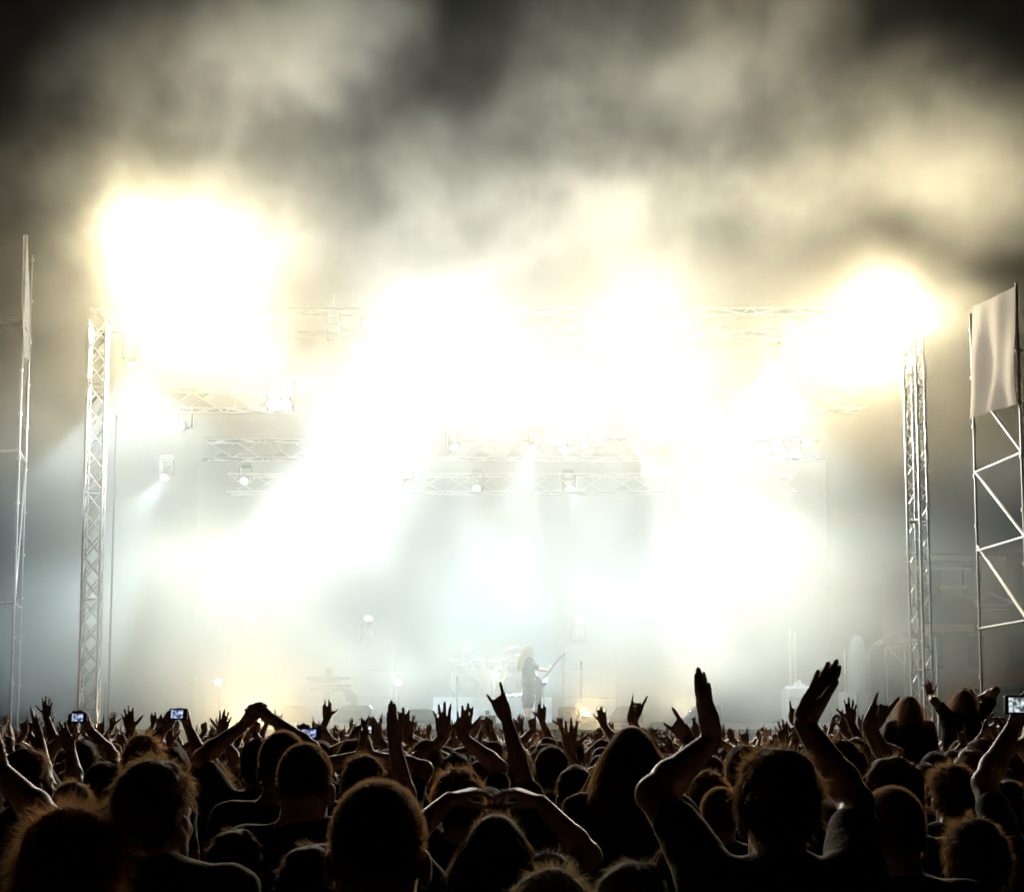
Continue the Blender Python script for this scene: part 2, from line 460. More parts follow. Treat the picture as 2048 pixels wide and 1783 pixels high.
# ------------------------------------------------------------------ people: bodies as one smooth surface grown from a skeleton
class SDF:
    """Smooth union of round cones and ellipsoids, turned into one mesh (surface nets)."""
    def __init__(s): s.p = []
    def cone(s, a, b, ra, rb, k=0.02): s.p.append(('c', np.array(a, float), np.array(b, float), ra, rb, k)); return s
    def ell(s, c, r, k=0.02, M=None): s.p.append(('e', np.array(c, float), np.array(r, float), M, None, k)); return s
    def mesh(s, h):
        lo = np.full(3, 1e9); hi = -lo
        for q in s.p:
            if q[0] == 'c':
                r = max(q[3], q[4]); lo = np.minimum(lo, np.minimum(q[1], q[2]) - r); hi = np.maximum(hi, np.maximum(q[1], q[2]) + r)
            else:
                r = q[2].max(); lo = np.minimum(lo, q[1] - r); hi = np.maximum(hi, q[1] + r)
        lo -= 4 * h; hi += 4 * h
        n = np.ceil((hi - lo) / h).astype(int) + 1
        G = np.full(n, 0.06, np.float32)
        ax = [lo[i] + h * np.arange(n[i]) for i in range(3)]
        for q in s.p:
            k = q[5]; mg = 2 * h + k
            if q[0] == 'c':
                r = max(q[3], q[4]) + mg; a0 = np.minimum(q[1], q[2]) - r; a1 = np.maximum(q[1], q[2]) + r
            else:
                r = q[2].max() + mg if q[3] is not None else q[2] + mg
                a0 = q[1] - r; a1 = q[1] + r
            i0 = np.maximum(np.floor((a0 - lo) / h).astype(int), 0); i1 = np.minimum(np.ceil((a1 - lo) / h).astype(int) + 1, n)
            sl = tuple(slice(i0[i], i1[i]) for i in range(3))
            X = ax[0][sl[0]][:, None, None]; Y = ax[1][sl[1]][None, :, None]; Z = ax[2][sl[2]][None, None, :]
            if q[0] == 'c':
                a, b, ra, rb = q[1], q[2], q[3], q[4]; d = b - a; L2 = max(d @ d, 1e-9)
                t = np.clip(((X - a[0]) * d[0] + (Y - a[1]) * d[1] + (Z - a[2]) * d[2]) / L2, 0, 1)
                D = np.sqrt((X - a[0] - t * d[0]) ** 2 + (Y - a[1] - t * d[1]) ** 2 + (Z - a[2] - t * d[2]) ** 2) - (ra + t * (rb - ra))
            else:
                c, r = q[1], q[2]
                dx, dy, dz = X - c[0], Y - c[1], Z - c[2]
                if q[3] is not None:
                    M = q[3]
                    dx, dy, dz = (M[0][i] * dx + M[1][i] * dy + M[2][i] * dz for i in range(3))
                k0 = np.sqrt((dx / r[0]) ** 2 + (dy / r[1]) ** 2 + (dz / r[2]) ** 2)
                k1 = np.sqrt((dx / r[0] ** 2) ** 2 + (dy / r[1] ** 2) ** 2 + (dz / r[2] ** 2) ** 2)
                D = k0 * (k0 - 1) / np.maximum(k1, 1e-6)
            A = G[sl]; D = D.astype(np.float32)
            hh = np.clip(0.5 + 0.5 * (A - D) / k, 0, 1)
            G[sl] = A * (1 - hh) + D * hh - k * hh * (1 - hh)
        return surface_nets(G, lo, h)

def surface_nets(G, lo, h):
    S = G < 0
    c = S[:-1, :-1, :-1].astype(np.int8)
    cnt = np.zeros(c.shape, np.int8)
    for i in (0, 1):
        for j in (0, 1):
            for k in (0, 1):
                cnt += S[i:S.shape[0] - 1 + i, j:S.shape[1] - 1 + j, k:S.shape[2] - 1 + k]
    act = (cnt > 0) & (cnt < 8)
    I = np.argwhere(act)
    idx = np.full(c.shape, -1, np.int32); idx[act] = np.arange(len(I))
    P = np.zeros((len(I), 3)); W = np.zeros(len(I))
    for a in range(3):
        for u in (0, 1):
            for v in (0, 1):
                o0 = [0, 0, 0]; o0[(a + 1) % 3] = u; o0[(a + 2) % 3] = v
                o1 = list(o0); o1[a] = 1
                g0 = G[I[:, 0] + o0[0], I[:, 1] + o0[1], I[:, 2] + o0[2]]
                g1 = G[I[:, 0] + o1[0], I[:, 1] + o1[1], I[:, 2] + o1[2]]
                m = (g0 < 0) != (g1 < 0)
                t = np.where(m, g0 / np.where(m, g0 - g1, 1), 0)
                p = np.tile(np.array(o0, float), (len(I), 1)); p[:, a] += t
                P += p * m[:, None]; W += m
    V = lo + (I + P / W[:, None]) * h
    Fs = []
    for a in range(3):
        b, c2 = (a + 1) % 3, (a + 2) % 3
        sl0 = [slice(None)] * 3; sl1 = [slice(None)] * 3
        sl0[a] = slice(0, -1); sl1[a] = slice(1, None)
        d = S[tuple(sl0)] != S[tuple(sl1)]
        E = np.argwhere(d)
        E = E[(E[:, b] > 0) & (E[:, c2] > 0) & (E[:, b] < S.shape[b] - 1) & (E[:, c2] < S.shape[c2] - 1)]
        def at(db, dc):
            q = E.copy(); q[:, b] -= db; q[:, c2] -= dc
            return idx[q[:, 0], q[:, 1], q[:, 2]]
        Q = np.stack([at(1, 1), at(0, 1), at(0, 0), at(1, 0)], 1)
        fl = ~S[E[:, 0], E[:, 1], E[:, 2]]
        Q[fl] = Q[fl][:, ::-1]
        Fs.append(Q[(Q >= 0).all(1)])
    return V, np.concatenate(Fs)

def nrm(v):
    v = np.asarray(v, float); return v / max(np.linalg.norm(v), 1e-9)
def rotv(v, ax, a):
    ax = nrm(ax); v = np.asarray(v, float)
    return v * math.cos(a) + np.cross(ax, v) * math.sin(a) + ax * (ax @ v) * (1 - math.cos(a))

# finger poses: per finger (spread, curl1, curl2, curl3) for index, middle, ring, little; thumb (out, across, bend)
POSES = {
    'open':  ([(.22, .05, .10, .08), (.05, .02, .08, .06), (-.10, .06, .1, .08), (-.30, .08, .12, .1)], (.95, .15, .1)),
    'wave':  ([(.14, .25, .25, .2), (.03, .15, .25, .2), (-.06, .30, .3, .2), (-.2, .35, .3, .2)], (.8, .3, .2)),
    'flat':  ([(.02, .02, .05, .04), (.0, .0, .05, .04), (-.02, .03, .05, .04), (-.06, .05, .06, .05)], (.35, .05, .0)),
    'horns': ([(.14, .05, .06, .05), (.0, 1.45, 1.7, 1.1), (-.02, 1.45, 1.7, 1.1), (-.24, .08, .08, .06)], (.2, 1.15, .7)),
    'fist':  ([(.02, 1.35, 1.6, 1.0), (.0, 1.4, 1.65, 1.0), (-.02, 1.4, 1.65, 1.0), (-.04, 1.4, 1.6, 1.0)], (.2, 1.1, .7)),
    'point': ([(.05, .04, .06, .05), (.0, 1.35, 1.6, 1.0), (-.02, 1.4, 1.65, 1.0), (-.04, 1.4, 1.6, 1.0)], (.3, 1.0, .6)),
    'grip':  ([(.06, .75, .75, .45), (.0, .85, .8, .5), (-.04, .95, .85, .5), (-.1, 1.0, .9, .5)], (.55, .75, .25)),
    'loose': ([(.10, .35, .45, .3), (.02, .45, .5, .35), (-.05, .55, .55, .35), (-.12, .6, .6, .4)], (.6, .4, .2)),
}
def hand(S, wrist, d, n, right, pose, sc_=1.0, k=0.004):
    """wrist, finger direction, palm normal. Fingers curl towards the palm normal."""
    d = nrm(d); n = nrm(np.asarray(n, float) - d * (np.asarray(n, float) @ d)); t = np.cross(d, n) * (1 if right else -1)
    def W(x, y, z): return np.asarray(wrist) + (t * x + n * y + d * z) * sc_
    fingers, th = POSES[pose]
    kx = (.027, .008, -.012, -.030); kz = (.092, .097, .091, .080); ln = (.074, .082, .076, .060); rr = (.0104, .0108, .0102, .0090)
    for i in range(4):
        S.cone(W(kx[i] * .55, 0, .008), W(kx[i], 0, kz[i]), .0165 * sc_, .0125 * sc_, .010)
    S.cone(W(.012, .006, .02), W(.024, .010, .055), .018 * sc_, .015 * sc_, .010)     # ball of the thumb
    S.cone(W(-.022, .006, .02), W(-.026, .005, .06), .015 * sc_, .013 * sc_, .010)
    for i, (sp, c1, c2, c3) in enumerate(fingers):
        p = W(kx[i], 0, kz[i]); dd = nrm(d * math.cos(sp) + t * math.sin(sp)); axis = np.cross(dd, n)
        r = rr[i] * sc_
        for f, (q, c_) in enumerate(zip((.46, .30, .24), (c1, c2, c3))):
            dd = rotv(dd, axis, c_); e = p + dd * ln[i] * q * sc_
            S.cone(p, e, r * (1 - .10 * f), r * (.92 - .12 * f), k); p = e
    o, ac, be = th
    dd = nrm(d * math.cos(o) + t * math.sin(o)); dd = nrm(dd * math.cos(ac) + (n * .9 - t * .45) * math.sin(ac))
    p = W(.022, .012, .030)
    for f, (q, bb) in enumerate(((.040, 0), (.033, be), (.027, be * .6))):
        dd = nrm(dd + (d * .6 - t * .5) * bb * .6); e = p + dd * q * sc_
        S.cone(p, e, (.0145, .0115, .0102)[f] * sc_, (.0118, .0104, .0085)[f] * sc_, k + .001); p = e

SH = np.array([.185, 0, 1.425])
def arm_points(sh, wrist, hint, L1=.30, L2=.265):
    sh, wrist = np.asarray(sh, float), np.asarray(wrist, float)
    v = wrist - sh; D = np.linalg.norm(v); mx = (L1 + L2) * .995
    st = 1.0
    if D > mx: st = D / mx
    a, b = L1 * st, L2 * st; D = max(D, abs(a - b) + 1e-3); u = v / max(np.linalg.norm(v), 1e-9)
    x = (a * a - b * b + D * D) / (2 * D); y = math.sqrt(max(a * a - x * x, 0))
    hp = np.asarray(hint, float); hp = nrm(hp - u * (hp @ u))
    return sh + u * x + hp * y

def head_sdf(S, hc, yaw=0., nod=0., bald=True, jaw=1.0):
    cy_, sy_ = math.cos(yaw), math.sin(yaw); cn, sn = math.cos(nod), math.sin(nod)
    M = np.array([[cy_, -sy_, 0], [sy_, cy_, 0], [0, 0, 1]]) @ np.array([[1, 0, 0], [0, cn, -sn], [0, sn, cn]])
    def H(x, y, z): return hc + M @ np.array([x, y, z])
    ML = M.tolist()
    S.ell(H(0, -.012, .030), (.077, .096, .098), .02, ML)
    S.ell(H(0, .030, -.035), (.062, .066, .084), .03, ML)
    S.cone(H(-.03, .045, -.090), H(.03, .045, -.090), .026 * jaw, .026 * jaw, .03)
    S.cone(H(0, .072, -.098), H(0, .070, -.098), .016, .016, .015)
    S.cone(H(0, .093, .006), H(0, .113, -.030), .008, .0125, .008)          # nose
    for s in (-1, 1):
        S.cone(H(s * .014, .082, .020), H(s * .045, .072, .018), .011, .009, .012)   # brow
        S.cone(H(s * .040, .070, -.028), H(s * .030, .074, -.040), .016, .014, .02)  # cheek
        S.ell(H(s * .031, .083, -.002), (.011, .009, .007), .004, ML)                # eye
        S.cone(H(0, .094, -.062), H(s * .020, .086, -.060), .006, .004, .005)        # lips
        E = M @ np.array([[math.cos(s * .35), math.sin(s * .35), 0], [-math.sin(s * .35), math.cos(s * .35), 0], [0, 0, 1]])
        S.ell(H(s * .082, -.012, -.018), (.009, .021, .033), .006, E.tolist())       # ear
        S.cone(H(s * .080, .002, -.045), H(s * .079, .004, -.05), .007, .006, .006)
    return M

HC = np.array([0, .015, 1.605])
NECK = np.array([0, -.02, 1.43])
def body_sdf(arms, yaw=0., nod=0., lean=(0, 0), neck=.056, hunch=0.0):
    """arms: list of dicts side(+1 right/-1 left), wrist, hint, d, n, pose"""
    S = SDF()
    hc = HC + np.array([lean[0], lean[1], -hunch])
    S.cone(hc + np.array([0, -.02, -.05]), NECK + np.array([0, 0, .01]), neck, neck * 1.1, .02)
    S.cone(NECK + np.array([0, -.005, .02]), NECK + np.array([0, .0, -.08]), .066, .09, .03)
    for s in (-1, 1): S.cone(NECK + np.array([s * .03, -.012, .045]), SH * [s, 1, 1] + np.array([-s * .03, -.01, -.01]), .042, .05, .03)
    head_sdf(S, hc, yaw, nod)
    el = []
    for a in arms:
        sh = SH * [a['side'], 1, 1]
        up = max(0, min(1, (a['wrist'][2] - 1.35) / .3))
        sh = sh + np.array([-a['side'] * .02 * up, .0, .045 * up])
        e = arm_points(sh, a['wrist'], a['hint']); el.append((sh, e)); w_ = np.asarray(a['wrist'], float); th = a.get('th', 1.0)
        S.cone(sh, e, .052 * th, .041 * th, .03)
        m_ = e + (w_ - e) * .28
        S.cone(e, m_, .040 * th, .043 * th, .02); S.cone(m_, w_, .043 * th, .026 * th, .02)
        hand(S, w_, a['d'], a['n'], a['side'] > 0, a['pose'], a.get('hs', 1.0))
    return S, hc, el

def shirt_sdf(el, wide=1.0, sleeve=.62):
    S = SDF()
    for s in (-1, 1):
        S.cone((s * .10 * wide, .0, 1.36), (s * .085 * wide, 0, .93), .118 * wide, .112 * wide, .06)
        S.cone((s * .045, -.015, 1.455), (s * .165 * wide, -.008, 1.418), .052, .066, .04)
        S.cone((s * .10, -.03, 1.33), (s * .12, -.03, 1.27), .085, .085, .05)
    S.cone((0, -.025, 1.42), (0, -.03, 1.0), .100, .105, .06); S.cone((0, .03, 1.34), (0, .02, 1.0), .10, .10, .06)
    for sh, e in el:
        q = sh + (e - sh) * sleeve
        S.cone(sh, q, .070, .060, .035)
    return S

def wrinkle(V, amp, seed, fs=(9., 21., 43.)):
    rng = np.random.RandomState(seed); out = np.zeros(len(V))
    for f in fs:
        for _ in range(3):
            k = rng.normal(size=3); k /= np.linalg.norm(k); out += np.sin(V @ k * f * 2 + rng.uniform(0, 6)) / f
    c = np.array([0, 0, 1.2]); d = V - c; d[:, 2] *= .2; d /= np.maximum(np.linalg.norm(d, axis=1), 1e-6)[:, None]
    return V + d * (out * amp * 9)[:, None]

# -------------------------------------------------------------- hair
def strands(root, dirs, length, seg, width, curl, grav, rng, comb=None, taper=True):
    """Ribbons of hair: root (n,3), dirs (n,3), length (n)."""
    n = len(root); P = [root]; d = dirs.copy(); side = np.cross(d, rng.normal(size=(n, 3))); side /= np.maximum(np.linalg.norm(side, axis=1), 1e-6)[:, None]
    ph = rng.uniform(0, 6.3, n)
    for i in range(seg):
        d = d + np.array([0, 0, -grav]) + rng.normal(size=(n, 3)) * curl
        if comb is not None: d = d + comb
        d /= np.linalg.norm(d, axis=1)[:, None]
        P.append(P[-1] + d * (length / seg)[:, None])
    V = []; F = []
    for i, p in enumerate(P):
        wd = width * ((1 - i / (seg + .3)) if taper else 1.0)
        wv = np.broadcast_to(np.asarray(wd).reshape(-1, 1) if np.ndim(wd) else wd, (n, 1))
        V += [p - side * wv / 2, p + side * wv / 2]
    V = np.stack(V, 1).reshape(-1, 3); m = 2 * (seg + 1); b = np.arange(n) * m
    for i in range(seg):
        F.append(np.stack([b + 2 * i, b + 2 * i + 1, b + 2 * i + 3, b + 2 * i + 2], 1))
    return V, np.concatenate(F)

def clump(P, D_, rng, k, pull=7.0, own=.3):
    """Gather strands into locks: each follows its nearest lock's direction and leans to its middle."""
    c = rng.choice(len(P), min(k, len(P)), replace=False); C_ = P[c]
    near_ = np.concatenate([((q[:, None, :] - C_[None]) ** 2).sum(2).argmin(1) for q in np.array_split(P, max(len(P) // 2000, 1))])
    cd = D_[c] + rng.normal(size=(len(c), 3)) * .45; ln = rng.uniform(.6, 1.25, len(c))
    return cd[near_] * (1 - own) + D_ * own + (C_[near_] - P) * pull, ln[near_]

def scalp(n, rng, hairline=0.2, low=-.35, rad=(.079, .098, .100), c=(0, -.012, .030)):
    """Points on the part of the skull that carries hair (the face is at +y)."""
    d = rng.normal(size=(n * 3, 3)); d /= np.linalg.norm(d, axis=1)[:, None]
    keep = ((d[:, 2] > low) | ((d[:, 1] < -.35) & (d[:, 2] > -.8))) & ((d[:, 1] < hairline) | (d[:, 2] > .55)) & ~((d[:, 2] < .1) & (d[:, 1] > -.05))
    d = d[keep][:n]; r = np.array(rad)
    P = d * r + np.array(c); N = d / r; N /= np.linalg.norm(N, axis=1)[:, None]
    return P, N

def join(parts):
    V = []; F = []; o = 0
    for v, f in parts: V.append(v); F.append(f + o); o += len(v)
    return np.concatenate(V), np.concatenate(F)

def hair_mesh(style, seed, matn, fine=1.0, h=.007):
    rng = np.random.RandomState(seed); parts = []
    S = SDF(); c = np.array([0, -.012, .030])
    if style == 'buzz':
        S.ell(c + [0, -.006, .006], (.0785, .0945, .0965), .01); parts.append(S.mesh(h))
        P, N = scalp(int(9000 * fine), rng, low=-.45); n = len(P)
        parts.append(strands(P, N + rng.normal(size=(n, 3)) * .3, rng.uniform(.005, .011, n), 1, .0010, .15, 0, rng))
    elif style in ('short', 'messy', 'spiky'):
        g = {'short': .010, 'messy': .016, 'spiky': .012}[style]
        S.ell(c + [0, -.010, .010], (.078 + g * .55, .0945 + g * .5, .0965 + g * .7), .01)
        S.ell(c + [0, -.045, -.045], (.066, .055, .055), .03)
        for _ in range(16):
            q = nrm(rng.normal(size=3) + [0, -.5, .9]); S.ell(c + q * [.078, .085, .1], (.022, .022, .014 + g * .4), .02)
        parts.append(S.mesh(h))
        P, N = scalp(int(8500 * fine), rng, low=-.5); n = len(P)
        L_ = {'short': (.018, .035), 'messy': (.024, .05), 'spiky': (.03, .055)}[style]
        up_ = {'short': .16, 'messy': .27, 'spiky': .75}[style]
        P = P + N * g * .55
        ph = rng.uniform(0, 6.3, 6)      # swirls: neighbouring strands lean the same way
        sw = np.stack([np.sin(P[:, 1] * 38 + ph[0]) + np.sin(P[:, 2] * 55 + ph[1]), np.sin(P[:, 0] * 42 + ph[2]) + np.sin(P[:, 2] * 47 + ph[3]), np.sin(P[:, 0] * 50 + ph[4])], 1) * .35
        cb = np.array([0, -.25, -.75]) + sw + P * [3, 1, 0]
        T = cb - N * (cb * N).sum(1)[:, None]
        dd = N * up_ + T * .9 + rng.normal(size=(n, 3)) * .16
        dd, ls = clump(P, dd, rng, 420, 6.0, .45); parts.append(strands(P, dd, rng.uniform(*L_, n) * ls, 3, .0016, .08, .06, rng))
        fl = int(260 * fine); P2, N2 = scalp(fl, rng, low=-.2)      # flyaway hairs
        parts.append(strands(P2 * 1.06, N2 + rng.normal(size=P2.shape) * .7, rng.uniform(.012, .035, len(P2)), 3, .0006, .25, .1, rng))
    elif style == 'bushy':
        for (x, y, z), r in ((((0, -.03, .06)), (.098, .104, .085)), ((0, -.03, -.04), (.108, .095, .10)), ((-.07, -.03, -.12), (.07, .075, .09)), ((.07, -.03, -.12), (.07, .075, .09)), ((0, -.05, -.16), (.10, .07, .09))):
            S.ell((x, y, z), r, .04)
        for _ in range(46):
            q = nrm(rng.normal(size=3) + [0, -.4, .1]); S.ell(np.array([0, -.03, -.01]) + q * [.106, .10, .13], rng.uniform(.018, .030, 3), .02)
        parts.append(S.mesh(h))
        d = rng.normal(size=(int(26000 * fine), 3)); d /= np.linalg.norm(d, axis=1)[:, None]; d = d[(d[:, 1] < .45)]
        P = np.array([0, -.03, -.02]) + d * [.100, .092, .135]; n = len(P)
        dd, ls = clump(P, d, rng, 320, 9.0); parts.append(strands(P, dd + rng.normal(size=(n, 3)) * .12, rng.uniform(.05, .09, n) * ls, 6, .0015, .26, .16, rng))
    elif style in ('long', 'longwavy', 'pony'):
        wv = style == 'longwavy'
        S.ell(c + [0, -.008, .008], (.088, .106, .106), .02)
        if style == 'pony':
            S.ell(c + [0, -.05, -.03], (.07, .06, .07), .03)
            S.cone((0, -.105, .055), (0, -.135, .03), .022, .028, .02); S.cone((0, -.135, .03), (0, -.13, -.12), .03, .026, .02); S.cone((0, -.13, -.12), (0, -.115, -.20), .026, .008, .02)
        else:
            for s in (-1, 1):
                S.cone((s * .055, -.02, .02), (s * .075, -.035, -.12), .052, .056, .04)
                S.cone((s * .072, -.04, -.12), (s * .085, -.085, -.26), .052, .05, .04)
                S.cone((s * .06, -.09, -.24), (s * .055, -.12, -.40), .055, .03, .04)
            S.cone((0, -.06, 0), (0, -.10, -.24), .075, .068, .04); S.cone((0, -.10, -.24), (0, -.13, -.40), .068, .035, .04)
        parts.append(S.mesh(h))
        P, N = scalp(int(3600 * fine), rng, low=-.35); n = len(P); P = P * 1.09
        dd = N * .35 + np.array([0, -.10, -.9]) + P * [4.5, 1.0, 0]
        if style == 'pony':
            parts.append(strands(P * 1.0, N * .25 + np.array([0, -.6, .0]) + rng.normal(size=(n, 3)) * .3, rng.uniform(.02, .05, n), 2, .0015, .15, 0, rng))
            m_ = int(900 * fine); q = np.tile([[0, -.13, .02]], (m_, 1)) + rng.normal(size=(m_, 3)) * [.022, .018, .03]
            parts.append(strands(q, np.tile([[0, -.1, -1.]], (m_, 1)) + rng.normal(size=(m_, 3)) * .25, rng.uniform(.12, .24, m_), 4, .0018, .1, .2, rng))
        else:
            parts.append(strands(P, dd, rng.uniform(.22, .46, n), 7, .0024, .28 if wv else .10, .30, rng))
            m_ = int(1500 * fine); a = rng.uniform(-1, 1, m_); z = rng.uniform(-.28, .0, m_)
            q = np.stack([np.sign(a) * (.085 + .05 * np.clip(-z * 2, 0, .6)) + rng.normal(size=m_) * .01, -.03 + .25 * z + rng.normal(size=m_) * .03, z], 1)
            parts.append(strands(q, np.stack([np.sign(a) * .25, a * 0 - .15, a * 0 - 1], 1) + rng.normal(size=(m_, 3)) * .2, rng.uniform(.05, .2, m_), 4, .0018, .35 if wv else .15, .15, rng))
            P, N = scalp(int(1500 * fine), rng, low=.3); n = len(P)
            parts.append(strands(P * 1.08, N + rng.normal(size=(n, 3)) * .8, rng.uniform(.015, .04, n), 2, .0010, .3, .5, rng))
    V, F = join(parts)
    return np_mesh('hair', V, F, True, matn)

def hairmat(name, c, tr=.42, glow=(.85, .50, .21)):
    """Hair: dark from the front, but light passing through single strands comes out warm."""
    m = mat(name, c, .6, 0, spec=.3, transl=tr, noise=tuple(a * .55 for a in c), bump=.7, bscale=160)
    t = next(n for n in m.node_tree.nodes if n.type == 'BSDF_TRANSLUCENT'); t.inputs[0].default_value = (*glow, 1); return m
HM = {'black': hairmat('black_hair', (.05, .032, .02), .40, (.72, .41, .16)), 'brown': hairmat('brown_hair', (.14, .085, .042)),
      'auburn': hairmat('auburn_hair', (.26, .125, .048), .5, (.95, .5, .19)), 'blond': hairmat('blond_hair', (.36, .24, .11), .4, (.7, .5, .24))}
SKIN = [mat('light_skin', (.52, .32, .21), .45, noise=(.42, .25, .16), bump=.05, bscale=90, sheen=1.0),
        mat('tan_skin', (.30, .175, .115), .45, noise=(.24, .135, .085), bump=.05, bscale=90, sheen=1.0)]
CLOTH = {k: mat(k + '_cotton', c, .9, sheen=.5, bump=.25, bscale=60) for k, c in
         {'black': (.012, .012, .013), 'dark grey': (.035, .035, .038), 'navy': (.012, .017, .035), 'maroon': (.06, .012, .012), 'olive': (.035, .035, .018), 'white': (.45, .43, .40)}.items()}
JEANS = mat('dark_jeans', (.02, .024, .035), .9, bump=.3, bscale=80)
SHOE = mat('dark_shoe', (.02, .018, .016), .6)

def legs_meshes():
    S = SDF()
    for s in (-1, 1):
        S.cone((s * .085, 0, .93), (s * .095, 0, .50), .105, .072, .03); S.cone((s * .095, 0, .50), (s * .10, -.01, .09), .072, .056, .03)
    S.cone((-.07, 0, .96), (.07, 0, .96), .115, .115, .05)
    V, F = S.mesh(.02); V = wrinkle(V, .004, 3)
    S2 = SDF(); S2.cone((0, -.07, .05), (0, .11, .042), .047, .042, .02); S2.cone((0, -.04, .09), (0, .02, .07), .05, .045, .02)
    V2, F2 = S2.mesh(.012)
    V2[:, 2] = np.maximum(V2[:, 2], .004)
    return np_mesh('trousers', V, F, True, JEANS), np_mesh('shoe', V2, F2, True, SHOE)
TROUSERS, SHOEM = legs_meshes()

HAIRCACHE = {}
def get_hair(style, colour, fine):
    k = (style, colour, fine)
    if k not in HAIRCACHE:
        if fine >= .9: HAIRCACHE[k] = hair_mesh(style, len(HAIRCACHE) + 5, HM[colour], 1.0, .007)
        else: HAIRCACHE[k] = hair_mesh(style, len(HAIRCACHE) + 5, HM[colour], fine, .011)
    return HAIRCACHE[k]

def make_person(arms, hair='short', haircol='black', shirt='black', skin=0, yaw=0., nod=0., lean=(0, 0), h=.0075, hh=.016, fine=1.0, wide=1.0,
                sleeve=.62, hunch=0.0, neck=.056, legs=True, hscale=1.0, seed=0):
    """Person facing +y, feet at the origin, 1.75 m tall; returns the root Empty."""
    root = empty('person')
    S, hc, el = body_sdf(arms, yaw, nod, lean, neck, hunch)
    for s in (-1, 1):
        if not any(a['side'] == s for a in arms):          # an arm that hangs down
            sh = SH * [s, 1, 1]; w_ = np.array([s * .26, .06, .86]); e = arm_points(sh, w_, (s * .4, -1, 0)); el.append((sh, e))
            S.cone(sh, e, .052, .041, .03); S.cone(e, w_, .042, .026, .02); hand(S, w_, (0, .1, -1), (-s, .2, 0), s > 0, 'loose')
    V, F = S.mesh(h)
    body = link_mesh('body', np_mesh('body', V, F, True, SKIN[skin]), root)
    V, F = shirt_sdf(el, wide, sleeve).mesh(hh); V = wrinkle(V, .006, seed)
    link_mesh('shirt', np_mesh('shirt', V, F, True, CLOTH[shirt]), root)
    if hair != 'bald':
        o = link_mesh('hair', get_hair(hair, haircol, fine), root); o.location = hc; o.rotation_euler = (nod, 0, yaw); o.scale = (hscale,) * 3
    if legs:
        link_mesh('trousers', TROUSERS, root)
        for s in (-1, 1):
            o = link_mesh('shoe', SHOEM, root); o.location = (s * .10, .02, 0)
    return root
# ------------------------------------------------------------------ things on and beside the stage
PALE = mat('pale_riser_cloth', (.62, .64, .66), .85, noise=(.50, .53, .56), bump=.3, bscale=5)
GREYBOX = mat('grey_cabinet', (.22, .23, .24), .6, noise=(.18, .19, .2), bscale=6)
BLK = mat('black_vinyl', (.018, .018, .02), .5, bump=.15, bscale=120)
GRILL = mat('speaker_grille', (.03, .03, .03), .6, bump=.6, bscale=200)
CHROME = mat('chrome', (.8, .8, .8), .15, 1.0)
BRASS = mat('cymbal_brass', (.75, .55, .25), .25, 1.0)
DRUM = mat('drum_shell', (.05, .05, .055), .3, coat=.5)
HEADM = mat('drum_head', (.6, .6, .58), .5)
WOOD = mat('weathered_wood', (.075, .06, .045), .8, noise=(.13, .10, .075), bump=.4, bscale=14)
def zp(y, Y): return px(1024, y, Y).z
def xp(x, Y): return px(x, 1475, Y).x

# drum riser with draped cloth
Y0 = 37.0
o = empty('drum_riser', (xp(985, Y0), Y0, STZ)); tag(o, 'pale cloth-covered drum riser behind the guitarist', 'riser')
rz = zp(1394, Y0) - STZ
MB().box((0, 1.2, rz / 2), (2.9, 2.4, rz), bev=.02).build('platform', BLK, o)
V = []; F = []; n = 70
for i in range(n + 1):
    x = -1.46 + 2.92 * i / n
    for j in range(9):
        z = rz + .01 - (rz - .02) * j / 8
        V.append((x, -.02 - .035 * (1 + math.sin(i * .55 + .4 * math.sin(j))) * (j / 8) - .012 * math.sin(j * 1.9 + i * .21), z))
for i in range(n):
    for j in range(8): a = i * 9 + j; F.append((a, a + 9, a + 10, a + 1))
MB().add(V, F).build('front_cloth', PALE, o, True)
V = []; F = []
for i in range(31):
    for j in range(9):
        V.append((.1 + 1.0 * i / 30, -.06 - .25 * j / 8 + .3, rz + .03 + .10 * math.sin(i / 30 * 3.1) * (1 - j / 8) + .012 * math.sin(i * 1.1 + j)))
for i in range(30):
    for j in range(8): a = i * 9 + j; F.append((a, a + 9, a + 10, a + 1))
MB().add(V, F).build('bunched_cloth', mat('white_cloth', (.75, .76, .76), .85), o, True)

# drum kit
k = empty('drum_kit', (xp(970, Y0 + .9), Y0 + .9, STZ + rz)); tag(k, 'drum kit with two bass drums, rack toms and cymbals on the pale riser', 'drum kit')
def kx(x): return xp(x, Y0 + .9) - k.location.x
def kz(y): return max(zp(y, Y0 + .9) - k.location.z, .02)
for x in (940, 1022):
    d = MB().lathe((kx(x), -.25, .30), (0, 1, 0), [(0, .26), (.02, .285), (.06, .285), (.06, .27), (.42, .27), (.42, .285), (.47, .285), (.48, .26)], 28).build('bass_drum', DRUM, k, True)
    MB().lathe((kx(x), -.262, .30), (0, 1, 0), [(0, .25), (.008, .255)], 28).build('front_head', BLK, d, True)
    for r_, w_ in ((.10, .012), (.055, .01)):
        ring = MB()
        for i in range(24):
            a, b = 2 * math.pi * i / 24, 2 * math.pi * (i + 1) / 24
            ring.tube((kx(x) + r_ * math.cos(a), -.266, .30 + r_ * math.sin(a)), (kx(x) + r_ * math.cos(b), -.266, .30 + r_ * math.sin(b)), w_ * .6, n=5)
        ring.build('ring_emblem', GREYBOX, d)
